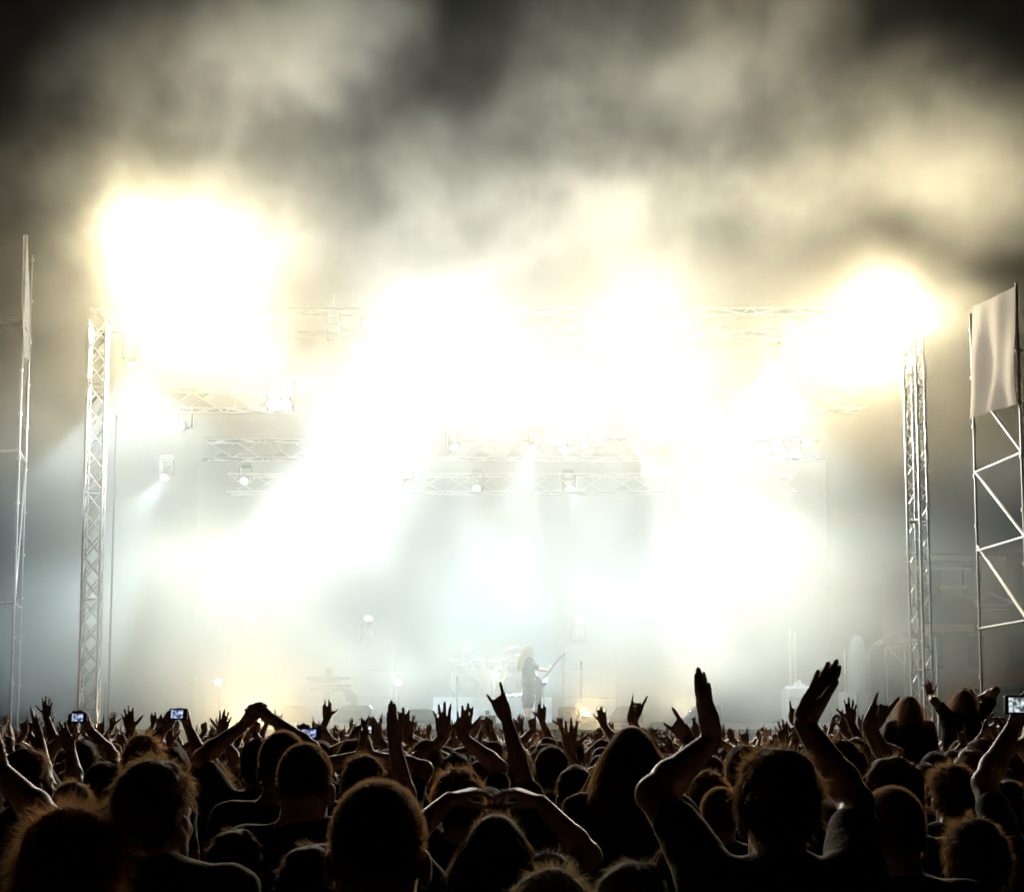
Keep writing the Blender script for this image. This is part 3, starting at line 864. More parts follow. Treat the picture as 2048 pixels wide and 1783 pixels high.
for x, y, r_ in ((958, 1336, .15), (990, 1337, .16), (925, 1345, .14), (1030, 1340, .17)):
    d = MB().lathe((kx(x), -.05, kz(y)), (0, -.25, 1), [(0, r_), (.01, r_ + .008), (.2, r_ + .008), (.215, r_)], 22).build('tom', DRUM, k, True)
    MB().lathe((kx(x), -.105, kz(y) + .212), (0, -.25, 1), [(0, r_ - .005), (.004, r_ - .01)], 22).build('tom_head', HEADM, d)
    MB().tube((kx(x), .0, kz(y) + .05), (kx(x), .12, kz(1345)), .012).build('tom_arm', CHROME, d)
MB().tube((kx(900), .1, kz(1338)), (kx(1048), .1, kz(1336)), .02).build('rack_bar', CHROME, k, True)
for x in (900, 983, 1048): MB().tube((kx(x), .1, .01), (kx(x), .1, kz(1328)), .019).build('rack_post', CHROME, k, True)
for x, y, r_, tl, bx in ((1018, 1296, .24, .35, 1030), (1008, 1316, .2, .1, 1012), (926, 1300, .24, .2, 925), (905, 1318, .2, -.15, 900), (942, 1322, .15, .1, 942), (1040, 1310, .2, -.2, 1042)):
    c = Vector((kx(x), .0, kz(y)))
    cy2 = MB().lathe(c, (-tl, -.25, 1), [(0, r_), (.006, r_ * .98), (.02, .05), (.035, .035), (.04, .01)], 26).build('cymbal', BRASS, k, True)
    s2 = MB().tube((kx(bx), .12, .01), c + Vector((0, .03, .02)), .011)
    for a in (0, 2.1, 4.2): s2.tube((kx(bx), .12, .28), (kx(bx) + .22 * math.cos(a), .12 + .22 * math.sin(a), .01), .008)
    s2.build('cymbal_stand', CHROME, cy2, True)

# cabinets with lamps on top
for x0, x1, y0, Yc, lab in ((1128, 1232, 1286, 39.6, 'tall pale cabinet wall right of the guitarist'), (690, 785, 1286, 39.6, 'tall pale cabinet wall behind the wooden cross'), (452, 545, 1286, 39.6, 'tall pale cabinet wall at the left of the stage')):
    w_ = xp(x1, Yc) - xp(x0, Yc); hgt = zp(y0, Yc) - STZ
    o = empty('cabinet_stack', ((xp(x0, Yc) + xp(x1, Yc)) / 2, Yc + .5, STZ)); tag(o, lab, 'cabinet', 'cabinet walls on the stage')
    for j in range(3):
        b = MB().box((0, 0, hgt * (j + .5) / 3), (w_, .8, hgt / 3 - .012), bev=.015).build('cabinet', GREYBOX, o)
        MB().box((0, -.405, hgt * (j + .5) / 3), (w_ * .96, .02, hgt / 3 * .92), bev=.004).build('grille', mat('grey_grille', (.17, .18, .19), .7, bump=.5, bscale=150), b)

# wooden double cross with a leaning arm of boards
Yc = 34.4
o = empty('wooden_cross', (xp(652, Yc), Yc, STZ)); tag(o, 'dark wooden post with two crossbars and a leaning arm of boards at left', 'stage prop')
def ox(x): return xp(x, Yc) - o.location.x
def oz(y): return zp(y, Yc) - STZ
MB().prism([(ox(644), 0), (ox(659), 0), (ox(662), oz(1385)), (ox(663), oz(1336)), (ox(651), oz(1334)), (ox(648), oz(1385))], -.07, .07, 'y').build('post', WOOD, o)
for x0, x1, y0, y1 in ((610, 702, 1353, 1359), (620, 683, 1360, 1364), (605, 703, 1368, 1374), (617, 690, 1375, 1381)):
    MB().prism([(ox(x0), oz(y1)), (ox(x1 - 2), oz(y1)), (ox(x1), oz(y0)), (ox(x0 + 3), oz(y0))], -.12, -.07, 'y').build('crossbar', WOOD, o)
for q in range(4):
    a = Vector((ox(684 + q * 4.5), -.1 - .012 * q, oz(1378 - q * .8))); b = Vector((ox(699 + q * 4.2), -.1 - .012 * q, oz(1402 - q * 3.5)))
    MB().box((a + b) / 2, (.055, .04, (b - a).length), Vector((0, 0, 1)).rotation_difference(b - a).to_matrix(), .004).build('arm_board', WOOD, o)
MB().prism([(ox(698), 0), (ox(710), 0), (ox(714), oz(1398)), (ox(716), oz(1388)), (ox(702), oz(1395))], -.16, -.06, 'y').build('arm_post', WOOD, o)

# floor monitors
for x0, x1, y0, fl, lab in ((563, 628, 1410, 1, 'wedge monitor at far left of the stage edge'), (668, 745, 1410, -1, 'wedge monitor in front of the leaning boards'), (820, 878, 1418, 1, 'wedge monitor left of the drum riser'),
                        (1116, 1164, 1413, 1, 'dark wedge monitor right of the guitarist'), (1217, 1285, 1412, -1, 'dark wedge monitor beside the small warm lamp'), (1372, 1440, 1411, -1, 'wedge monitor behind the left clapping hand')):
    Yw = 33.9; w_ = xp(x1, Yw) - xp(x0, Yw); hgt = zp(y0, Yw) - STZ
    o = empty('floor_monitor', ((xp(x0, Yw) + xp(x1, Yw)) / 2, Yw, STZ)); tag(o, lab, 'floor monitor', 'floor monitors on the stage edge')
    a = w_ / 2 * fl
    MB().prism([(-a, 0), (a, 0), (a * .98, hgt * .25), (a * .45, hgt * .92), (a * .3, hgt), (-a * .85, hgt), (-a, hgt * .8)], -.28, .28, 'y').build('cabinet', BLK, o)
    MB().box((0, -.285, hgt * .45), (w_ * .5, .012, hgt * .45), bev=.004).build('handle_plate', GRILL, o)
    e = MB().prism([(a * .99, hgt * .27), (a * .47, hgt * .93), (a * .50, hgt * .95), (a * 1.02, hgt * .29)], -.25, .25, 'y'); e.build('grille', GRILL, o)
for x, y0, y1, lab in ((775, 1424, 1446, 'small box with a short pipe left of the drum riser'), (975, 1420, 1446, 'small box with a short pipe before the drum riser'), (1177, 1419, 1444, 'small box with a short pipe by the warm lamp')):
    Yw = 33.5; o = empty('effect_machine', (xp(x, Yw), Yw, STZ)); tag(o, lab, 'effect machine', 'small boxes along the stage edge')
    MB().box((0, 0, .09), (.36, .26, .18), bev=.015).build('box', BLK, o); MB().lathe((0, 0, .18), (0, 0, 1), [(0, .055), (.01, .045), (zp(y0, Yw) - STZ - .18, .045), (zp(y0, Yw) - STZ - .175, .03)], 12).build('pipe', BLK, o, True)
for x, y0, y1, Ym, lab in ((1163, 1322, 1442, 34.2, 'thin microphone stand right of the guitarist'), (914, 1352, 1440, 34.2, 'thin microphone stand before the drum kit')):
    o = empty('microphone_stand', (xp(x, Ym), Ym, STZ)); tag(o, lab, 'microphone stand', 'microphone stands')
    hgt = zp(y0, Ym) - STZ
    MB().lathe((0, 0, 0), (0, 0, 1), [(0, .14), (.012, .14), (.025, .03)], 18).build('base', BLK, o, True)
    MB().tube((0, 0, .02), (0, 0, hgt * .5), .014).build('lower_tube', BLK, o, True); MB().tube((0, 0, hgt * .5), (0, 0, hgt - .16), .010).build('upper_tube', BLK, o, True)
    MB().tube((0, 0, hgt * .48), (0, 0, hgt * .54), .02).build('clutch', BLK, o, True)
    MB().lathe((0, -.01, hgt - .16), (0, -.15, 1), [(0, .014), (.11, .017), (.12, .026), (.15, .024), (.165, .012)], 14).build('microphone', BLK, o, True)

# small lamps on the stage
def par(x, y, Yl, c, power, label, r_=.07, ang=150, es=60.0):
    t = empty('par_lamp', px(x, y, Yl)); tag(t, label, 'stage light', 'small lamps on the stage')
    d = Vector((-t.location.x * .03, -1, .02)).normalized()
    MB().lathe(-d * .25, d, [(0, r_ * .5), (.05, r_ * 1.1), (.22, r_ * 1.15), (.25, r_ * 1.2), (.25, r_)], 18).build('can', BLACKMETAL, t, True)
    MB().lathe(d * .004, d, [(0, r_), (.012, r_ * .8), (.016, r_ * .3)], 18).build('lens', lens_mat(c, es), t)
    z0 = STZ - t.location.z
    if z0 < -.12: MB().tube((0, .12, 0), (0, .12, z0), .012).build('stand', BLACKMETAL, t)
    l = spot('light', t, d * .1, d, power / LPM, c, ang, .4, .05); return t
par(437, 1363, 36, WHITE, 60, 'small white lamp low at the left of the stage')
par(797, 1364, 36, WHITE, 60, 'small white lamp left of the drum kit')
par(1088, 1362, 36.2, BLUE, 80, 'small blue lamp beside the guitar')
par(992, 1349, 36.6, WARM, 60, 'warm lamp among the drums')
par(1172, 1430, 33.4, (1, .72, .38), 250, 'bright warm lamp at the stage edge right of the guitarist', .08)
par(508, 1438, 33.4, (1, .72, .38), 400, 'bright warm lamp at the stage edge behind the arched hands', .13)
par(1385, 1425, 34.6, (1, .86, .62), 300, 'warm lamp at the stage edge behind the left clapping hand', .08)

# right side of the stage: cabinets, column, poles, canopy
Yr = 35.0
o = empty('amplifier_stack', (xp(1605, Yr), Yr, STZ)); tag(o, 'pale amplifier box with crumpled white cloth on it, right of stage', 'amplifier')
w_ = xp(1638, Yr) - xp(1573, Yr); hgt = zp(1376, Yr) - STZ
MB().box((0, .3, hgt / 2), (w_, .6, hgt), bev=.02).build('case', mat('pale_case', (.5, .5, .48), .6), o)
MB().box((0, -.006, hgt * .45), (w_ * .86, .02, hgt * .6), bev=.004).build('grille', GREYBOX, o)
rg = np.random.RandomState(5); S_ = SDF()
S_.cone((-.3, .25, hgt + .02), (.28, .25, hgt + .02), .05, .04, .03)
for _ in range(9): S_.cone((rg.uniform(-.2, .2), .25 + rg.uniform(-.1, .1), hgt), (rg.uniform(-.15, .15), .25 + rg.uniform(-.1, .1), hgt + rg.uniform(.08, .2)), .05, .03, .02)
link_mesh('crumpled_cloth', np_mesh('crumpled_cloth', *S_.mesh(.015), True, mat('white_cloth', (.75, .76, .76), .85)), o)
o = empty('equipment_rack', (xp(1716, Yr), Yr, STZ)); tag(o, 'pale equipment rack with drawers beside a grey screen box, right of stage', 'equipment rack')
w_ = xp(1744, Yr) - xp(1690, Yr); hgt = zp(1383, Yr) - STZ
MB().box((-w_ * .25, .3, hgt / 2), (w_ * .48, .6, hgt), bev=.015).build('rack', mat('pale_case', (.5, .5, .48), .6), o)
for j in range(5): MB().box((-w_ * .25, -.008, hgt * (.12 + .18 * j)), (w_ * .42, .018, hgt * .15), bev=.003).build('drawer', mat('cream_panel', (.6, .58, .52), .5), o)
MB().box((w_ * .26, .3, hgt / 2), (w_ * .46, .5, hgt * .96), bev=.015).build('screen_box', GREYBOX, o)
o = empty('wrapped_column', (xp(1719, Yr + 1.2), Yr + 1.2, STZ)); tag(o, 'pale wrapped column with a rounded head behind the equipment rack', 'column')
S_ = SDF(); S_.cone((0, 0, .2), (0, 0, zp(1320, Yr + 1.2) - STZ), .28, .26, .05); S_.cone((-.02, 0, zp(1300, Yr + 1.2) - STZ), (0, 0, zp(1282, Yr + 1.2) - STZ), .19, .15, .1)
V_, F_ = S_.mesh(.03); V_[:, 2] = np.maximum(V_[:, 2], .0)
link_mesh('wrapping', np_mesh('wrapping', V_, F_, True, mat('wrap_cloth', (.22, .20, .18), .85, bump=.5, bscale=6)), o)
MB().box((0, 0, .1), (.6, .6, .2), bev=.02).build('foot', BLK, o)
for x, y0, lab in ((1583, 1255, 'thin pale pole left of the amplifier box'), (1593, 1262, 'second thin pale pole by the amplifier box'), (1693, 1300, 'thin pale pole left of the wrapped column'), (1878, 1270, 'thin pole right of the right truss tower')):
    Yp = Yr + 1.4 if x < 1800 else 32.0; b_ = STZ if x < 1800 else 0.0
    o = empty('pole', (xp(x, Yp), Yp, b_)); tag(o, lab, 'pole', 'thin poles at the right of the stage')
    MB().tube((0, 0, 0), (0, 0, zp(y0, Yp) - b_), .022).build('tube', ALU, o, True); MB().lathe((0, 0, 0), (0, 0, 1), [(0, .12), (.02, .12), (.03, .03)], 14).build('base', BLK, o, True)
for x, y0, y1, lab in ((214, 830, 1360, 'dark hanging cable right of the left truss tower'), (206, 1365, 1440, 'short pale post at the foot of the left truss tower')):
    Yp = 32.2; z0, z1 = zp(y1, Yp), zp(y0, Yp)
    o = empty('hanging_cable' if y0 < 1000 else 'pale_post', (xp(x, Yp), Yp, 0)); tag(o, lab, 'cable' if y0 < 1000 else 'post')
    MB().tube((0, 0, 0.0), (.03, 0, z1), .024, .020).build('run', BLK if y0 < 1000 else ALU, o, True)
    MB().box((0, 0, .06), (.2, .2, .12), bev=.01).build('weight', BLK, o)
Yt = 39.0
o = empty('canopy_tent', (xp(1800, Yt), Yt, 0)); tag(o, 'small tent with pale roof left of the right truss tower', 'tent')
tm = mat('tent_canvas', (.62, .58, .50), .85, transl=.3)
x0, x1 = xp(1762, Yt) - o.location.x, xp(1845, Yt) - o.location.x; za, zb, zc = zp(1291, Yt), zp(1275, Yt), zp(1268, Yt)
MB().add([(x0, -.6, za), (x1, -.6, za + .08), (x1, 1.4, za + .08), (x0, 1.4, za), (x0 + .1, .2, zb), ((x0 + x1) / 2 + .1, .2, zc)], [(0, 1, 5, 4), (1, 2, 5), (2, 3, 4, 5), (3, 0, 4)]).build('roof', tm, o)
for x in (x0 + .05, x1 - .05):
    for y in (-.55, 1.35): MB().tube((x, y, 0), (x, y, za + .02), .03).build('leg', ALU, o)
MB().tube((x0 + .1, -.55, za - .05), (x0 + .55, -.55, za - .55), .02).build('strut', ALU, o)

# suspended pale panel and hanging loudspeaker under the front truss
o = empty('suspended_panel', px(652, 690, 34.0)); tag(o, 'pale panel hanging under the front truss left of centre', 'panel')
a, b = (735 - 570) / 88, (762 - 614) / 88
MB().box((0, 0, 0), (a, .06, b), bev=.01).build('sheet', mat('pale_panel', (.45, .47, .48), .7), o)
for s in (-1, 1): MB().tube((s * a * .4, 0, b / 2), (s * a * .4, 0, b / 2 + .35), .01).build('suspension_wire', STEEL, o)
o = empty('hanging_loudspeaker', px(667, 655, 33.4)); tag(o, 'narrow loudspeaker hanging in front of the pale panel', 'loudspeaker')
for j in range(4):
    b_ = MB().box((0, 0, .26 - .17 * j), (.26, .3, .155), bev=.012).build('cabinet', BLK, o); MB().box((0, -.153, .26 - .17 * j), (.23, .01, .13)).build('grille', GRILL, b_)
MB().tube((0, 0, .33), (0, 0, .8), .008).build('suspension_wire', STEEL, o)

# building far behind the right side
Yb = 62.0
FAC = mat('sandstone_facade', (.30, .22, .15), .85, noise=(.22, .16, .11), bump=.3, bscale=3)
o = empty('far_building', (xp(1990, Yb), Yb, 0)); tag(o, 'dim sandstone building with lit ledges and a gable behind the right scaffold', 'building')
def bx_(x): return xp(x, Yb) - o.location.x
zt = zp(1105, Yb)
MB().box((1.0, 2.5, zt / 2), (8.5, 5, zt)).build('wall', mat('unlit_brick', (.055, .042, .032), .9, noise=(.035, .028, .022), bump=.3, bscale=4), o)  # dark tone paints the wall as unlit, so the paler ledges read as lit
for y0, y1, xa, xb in ((1112, 1122, 1850, 2018), (1136, 1140, 1850, 1950), (1172, 1177, 1885, 1938), (1210, 1213, 1955, 2022), (1219, 1223, 1962, 2022), (1248, 1262, 1850, 1950)):
    za, zb = zp(y1, Yb), zp(y0, Yb)
    MB().box(((bx_(xa) + bx_(xb)) / 2, -.18, (za + zb) / 2), (bx_(xb) - bx_(xa), .36, zb - za), bev=.02).build('ledge', FAC, o)
for xa, xb, ya, yb in ((1955, 1986, 1207, 1187), (1986, 2030, 1187, 1207)):
    a = Vector((bx_(xa), -.12, zp(ya, Yb))); b = Vector((bx_(xb), -.12, zp(yb, Yb)))
    MB().box((a + b) / 2, (.16, .24, (b - a).length), Vector((0, 0, 1)).rotation_difference(b - a).to_matrix(), .01).build('gable_moulding', FAC, o)
for i in range(4):
    for j in range(2):
        f = MB().box((-2.4 + 1.7 * i, -.01, zp(1160, Yb) - 3.0 * j), (.9, .06, 1.5), bev=.01).build('window', MATS['unlit_brick'], o); MB().box((-2.4 + 1.7 * i, -.045, zp(1160, Yb) - 3.0 * j), (.7, .02, 1.3)).build('pane', mat('dark_glass', (.01, .01, .012), .1), f)
for x in (1890, 1985):
    t = empty('facade_floodlight', (xp(x, Yb), Yb - 2.2, 1.6)); tag(t, 'small floodlight at the foot of the far building, ' + ('left one' if x < 1900 else 'right one'), 'floodlight', 'floodlights of the far building')
    MB().box((0, 0, 0), (.4, .25, .3), bev=.02).build('housing', BLACKMETAL, t); MB().tube((0, 0, -.15), (0, 0, -1.6), .03).build('post', BLACKMETAL, t)
    MB().box((0, .02, .155), (.34, .2, .01)).build('glass', lens_mat((1, .6, .3), 8.0), t)
    spot('light', t, (0, .05, .25), (0, .35, 1), 160 / LPM, (1, .58, .28), 110, .6, .1)
# ------------------------------------------------------------------ the crowd: people one can pick out, placed by where they stand
OCC = []          # feet of everybody placed so far
def loc_of(root, p): return np.array((Vector(p) - root[0]) / root[1])

CAMBODY = mat('black_plastic', (.015, .015, .017), .4)
def screen_mat(i, tint):
    """Lit camera display: a small bright picture of the stage on a dark frame."""
    m = bpy.data.materials.new('lit_screen_%d' % i); m.use_nodes = True; nt = m.node_tree; b = nt.nodes['Principled BSDF']
    tc = nt.nodes.new('ShaderNodeTexCoord'); nz = nt.nodes.new('ShaderNodeTexNoise'); nz.inputs['Scale'].default_value = 60
    gr = nt.nodes.new('ShaderNodeValToRGB'); e = gr.color_ramp.elements
    e[0].position = .42; e[0].color = (tint[0] * .08, tint[1] * .08, tint[2] * .10, 1); e[1].position = .62; e[1].color = (*tint, 1)
    nt.links.new(tc.outputs['Object'], nz.inputs['Vector']); nt.links.new(nz.outputs[0], gr.inputs[0])
    nt.links.new(gr.outputs[0], b.inputs['Emission Color']); b.inputs['Emission Strength'].default_value = 1.1
    b.inputs['Base Color'].default_value = (.02, .02, .02, 1); b.inputs['Roughness'].default_value = .2
    return m
_sc = [0]
def camera_device(p, size, label, tint=(.55, .68, 1.0), rot=0.0):
    """Pocket camera seen from its back: body, lens, shutter button and lit screen."""
    t = empty('pocket_camera', p); t.rotation_euler = (0, rot, 0); tag(t, label, 'camera', 'cameras and phones held up by the crowd')
    w_, h_ = size
    MB().box((0, 0, 0), (w_, .022, h_), bev=.004).build('body', CAMBODY, t)
    MB().lathe((w_ * .12, .011, 0), (0, 1, 0), [(0, h_ * .33), (.012, h_ * .33), (.014, h_ * .26), (.022, h_ * .26), (.0225, h_ * .2)], 16).build('lens', CAMBODY, t, True)
    MB().lathe((w_ * .3, 0, h_ / 2), (0, 0, 1), [(0, .006), (.004, .006)], 10).build('shutter_button', ALU, t)
    _sc[0] += 1
    MB().box((-w_ * .06, -.0118, 0), (w_ * .66, .0012, h_ * .78)).build('screen', screen_mat(_sc[0], tint), t)
    return t

def near(x, top, wpx, hair, colr, label, W=.168, arms=(), shirt='black', skin=0, D=None, yaw=0., nod=0., h=None, fine=1.0, base=0.0, legs=True, group=None, **kw):
    D = FPX * W / wpx if D is None else D
    p = px(x, top, D); extra = {'bald': -.02, 'buzz': -.004, 'bushy': .03}.get(hair, .012)
    s = (p.z - base) / (1.75 + extra - .015)
    o = (Vector((p.x, D, base)), s)
    A = []
    for a in arms:
        side, wx, wy, tx, ty, dy, pose, n = a[:8]; dy += .12; ty_off = a[8] if len(a) > 8 else 0.0; hint = a[9] if len(a) > 9 else (side, -.35, -.25)
        wv = px(wx, wy, D + dy); tv = px(tx, ty, D + dy + ty_off)
        A.append(dict(side=side, wrist=loc_of(o, wv), d=np.array(tv - wv), n=n, pose=pose, hint=hint))
        L = np.linalg.norm(A[-1]['wrist'] - SH * [side, 1, 1])
        if L > .60: print('STRETCH', label[:30], round(float(L), 2))
    if h is None: h = min(max(D * .0013, .0055), .010)
    r = make_person(A, hair, colr, shirt, skin, yaw, nod, h=h, hh=max(h * 1.8, .014), fine=fine if D < 6.5 else .35, legs=legs, seed=int(x + top) % 97, **kw)
    r.location = o[0]; r.scale = (s, s, s)
    tag(r, label, 'person', group or 'people in the crowd')
    OCC.append((p.x, D)); return r

UPS, FW, BK = (0, 0, 1), (0, 1, 0), (0, -1, 0)
# the front rows, left to right
near(148, 1598, 250, 'bushy', 'auburn', 'person with big bushy auburn hair glowing at its edge, bottom left corner', W=.29)
near(312, 1522, 150, 'messy', 'brown', 'person with messy dark hair, head high behind the bushy-haired one', W=.185, yaw=-.35)
near(58, 1497, 82, 'short', 'brown', 'person with short swept-back hair turning to the right at the left edge', yaw=-.7)
near(6, 1512, 62, 'bald', 'black', 'bald person cut by the left edge of the picture')
near(-95, 1565, 150, 'messy', 'black', 'person left of the frame whose raised bent arm reaches into view', W=.18, arms=[(1, -5, 1535, -40, 1440, .25, 'fist', BK, 0, (1, .1, -.2))])
near(145, 1565, 78, 'messy', 'brown', 'person with tousled hair just above the bushy-haired head')
near(207, 1524, 72, 'short', 'black', 'person raising a narrow flat hand at the far left', arms=[(-1, 80, 1482, 70, 1446, .2, 'flat', (1, .2, 0))])
near(262, 1532, 66, 'messy', 'brown', 'person with an open crooked hand raised left of the messy head', arms=[(-1, 142, 1498, 122, 1460, .2, 'wave', FW)])
near(166, 1482, 60, 'short', 'black', 'person holding a small lit camera overhead beside the left truss tower', arms=[(-1, 139, 1462, 150, 1428, .25, 'grip', (.8, -.6, 0), 0, (-1, 0, -.3)), (1, 180, 1460, 168, 1428, .25, 'grip', (-.8, -.6, 0), 0, (1, 0, -.3))])
camera_device(px(158, 1434, 8.62), (.095, .055), 'small lit camera held beside the left truss tower')
near(345, 1496, 62, 'short', 'black', 'person holding a lit camera high behind the messy head', arms=[(-1, 328, 1456, 346, 1424, .25, 'grip', (.8, -.6, 0), 0, (-1, 0, -.3)), (1, 378, 1456, 368, 1422, .25, 'grip', (-.8, -.6, 0), 0, (1, 0, -.3))])
camera_device(px(357, 1427, 8.34), (.10, .06), 'lit camera held high at left between two raised arms')
near(288, 1472, 70, 'spiky', 'auburn', 'person with reddish spiky hair behind the messy-haired head')
near(519, 1478, 70, 'short', 'black', 'person arching both hands together over a bright lamp', arms=[(-1, 486, 1450, 514, 1416, .2, 'loose', (.6, -.6, -.4), 0, (-1, 0, -.1)), (1, 552, 1442, 516, 1418, .2, 'loose', (-.6, -.6, -.5), 0, (1, 0, .1))])
near(566, 1465, 90, 'buzz', 'brown', 'tall person with cropped hair and broad dark shoulders, left of the nearer shaved head', W=.165, wide=1.12, neck=.066)
near(610, 1490, 106, 'buzz', 'black', 'person with shaved round head and sloping shoulders in front of the taller one', W=.165, wide=1.12, neck=.068)
near(640, 1482, 56, 'short', 'black', 'person aiming a dark camera with blue screen beside the shaved heads', arms=[(-1, 592, 1482, 606, 1457, .25, 'grip', (.7, -.7, 0), 0, (-1, 0, -.2)), (1, 662, 1482, 643, 1458, .25, 'grip', (-.7, -.7, 0), 0, (1, 0, -.2))])
camera_device(px(621, 1466, 9.3), (.13, .065), 'dark camera with a blue screen above the shaved heads', (.45, .58, 1.0))
near(756, 1568, 200, 'buzz', 'brown', 'nearest person, large cropped head with both ears showing, centre left', W=.172, h=.005, neck=.064)
near(626, 1690, 150, 'short', 'black', 'shorter person half hidden at the left of the nearest cropped head', W=.17)
near(707, 1480, 58, 'messy', 'black', 'person photographing with a tiny bright camera left of the drum kit', arms=[(-1, 700, 1484, 722, 1456, .25, 'grip', (.7, -.7, 0), 0, (-1, 0, -.2)), (1, 760, 1484, 747, 1452, .25, 'wave', (-.5, -.8, 0), 0, (1, 0, -.2))])
camera_device(px(735, 1458, 8.9), (.085, .052), 'tiny camera with a white screen between two raised hands', (.9, .93, 1.0))
near(728, 1512, 78, 'messy', 'brown', 'person clasping both hands over the head behind the nearest cropped head', arms=[(-1, 718, 1512, 728, 1468, .15, 'flat', (1, 0, 0)), (1, 742, 1512, 732, 1468, .15, 'flat', (-1, 0, 0))])
near(916, 1540, 105, 'messy', 'auburn', 'person with curly reddish hair raising one straight arm, behind the joined hands', W=.19, arms=[(-1, 790, 1492, 784, 1440, .2, 'flat', (.8, .5, 0), 0, (.2, .3, -1))])
near(775, 1500, 62, 'short', 'black', 'person with one spread hand up next to the straight arm', arms=[(1, 815, 1478, 812, 1438, .15, 'open', FW)])
near(853, 1480, 67, 'buzz', 'brown', 'person with cropped oval head alone in front of the drum riser')
near(912, 1508, 70, 'short', 'black', 'person with both hands bunched overhead below the drum kit', arms=[(-1, 888, 1474, 886, 1432, .2, 'open', FW, 0, (-1, 0, -.2)), (1, 926, 1474, 930, 1432, .2, 'wave', BK, 0, (1, 0, -.2))])
near(992, 1628, 140, 'long', 'black', 'long-haired person joining fingertips of both hands overhead, centre', W=.2, arms=[(-1, 898, 1598, 985, 1572, .22, 'loose', (.2, .2, -1), .0, (-1, .2, .2)), (1, 1082, 1604, 1003, 1570, .22, 'loose', (-.2, .2, -1), .0, (1, .2, -.2))])
near(985, 1482, 50, 'short', 'brown', 'small round head right of the joined hands in front of the guitarist')
near(970, 1516, 62, 'short', 'black', 'person with flat short hair right below the bunched hands')
near(1090, 1487, 52, 'short', 'brown', 'person with round cropped head under the guitarist')
near(1034, 1508, 64, 'messy', 'black', 'person partly hidden by the raised horn-sign arm')
near(1152, 1532, 76, 'short', 'black', 'person raising a long bare arm with a horn sign before the drum riser', arms=[(-1, 1012, 1434, 990, 1380, .15, 'horns', FW, 0, (.2, .2, -1))])
near(1104, 1492, 66, 'short', 'black', 'person holding a spread hand straight up right of the guitarist', arms=[(1, 1140, 1504, 1138, 1442, .2, 'open', BK, 0, (.3, 0, -1))])
near(1168, 1597, 88, 'messy', 'black', 'short person with tousled hair under the horn-sign arm')
near(1262, 1443, 100, 'long', 'brown', 'tall person with long straight hair falling over the back, right of centre', W=.19, hscale=.88)
near(1100, 1702, 135, 'long', 'black', 'short dark-haired person with a glittering headband at the bottom', W=.19)
near(1105, 1744, 210, 'messy', 'blond', 'blond head at the very bottom below the glittering headband', W=.2)
near(1262, 1722, 180, 'short', 'blond', 'fair-haired head at the bottom below the long straight hair', W=.19)
near(1232, 1502, 60, 'short', 'black', 'person making a small horn sign behind the long-haired one', arms=[(1, 1264, 1440, 1284, 1384, .15, 'horns', BK, 0, (.6, 0, -1))])
near(1415, 1545, 78, 'messy', 'auburn', 'person with reddish tuft stretching a horn sign sideways beside the clapping hand', arms=[(-1, 1378, 1478, 1322, 1412, .2, 'horns', (.3, .9, 0), 0, (.0, .2, -1))])
near(1556, 1500, 156, 'messy', 'brown', 'person clapping with both large flat hands raised high, right of centre', W=.178, h=.005, arms=[(-1, 1424, 1480, 1394, 1322, .28, 'flat', (.85, -.5, .1), 0, (-1, 0, .0)), (1, 1608, 1448, 1668, 1326, .30, 'flat', (-.85, -.5, 0), 0, (.7, 0, -.5))])
near(1440, 1577, 86, 'buzz', 'brown', 'person with small shaved head at the left of the clapping one')
near(1487, 1493, 68, 'messy', 'brown', 'person with dense dark curls behind the clapping one')
near(1680, 1483, 88, 'messy', 'black', 'person making a big horn sign right of the clapping hands', arms=[(1, 1738, 1456, 1774, 1396, .2, 'horns', BK, 0, (.7, 0, -1))])
near(1785, 1515, 112, 'short', 'brown', 'person with wavy hair and a lit left ear at the right', W=.178, yaw=.25)
near(1785, 1578, 124, 'buzz', 'black', 'person with smooth shaved head in the lower right', W=.158, neck=.066, wide=1.1)  # black stubble on a bald head stands in for its shaded back
near(1852, 1528, 74, 'short', 'black', 'person with dark rounded hair right of the wavy-haired head')
near(1905, 1532, 80, 'spiky', 'black', 'person with spiky dark hair in the dark group at right')
near(1942, 1500, 66, 'short', 'brown', 'person with round head between the shoulder rider and the right edge')
near(1870, 1505, 62, 'short', 'black', 'person with round cropped hair below the shoulder riders')
near(2105, 1530, 110, 'short', 'black', 'person at the right edge holding a camera up on a long bent arm', W=.175, arms=[(-1, 2028, 1452, 2040, 1418, .2, 'grip', (.6, -.7, 0), 0, (-1, .1, -.4))])
camera_device(px(2040, 1409, 4.96), (.105, .062), 'camera with a bright screen at the right edge', (.8, .95, .95))
near(1950, 1640, 130, 'messy', 'black', 'dark-haired person deep in shadow at the lower right', W=.18)
near(1360, 1668, 120, 'long', 'black', 'dark long-haired person in shadow left of the clapping one', W=.2)
near(2010, 1560, 90, 'short', 'black', 'person in shadow below the raised camera at right')
near(470, 1660, 120, 'short', 'black', 'person in shadow left of the broad shoulders', W=.175)
near(860, 1650, 110, 'long', 'black', 'dark-haired person right of the nearest cropped head', W=.2)
near(1650, 1600, 110, 'short', 'black', 'person in shadow behind the right clapping arm', W=.175)

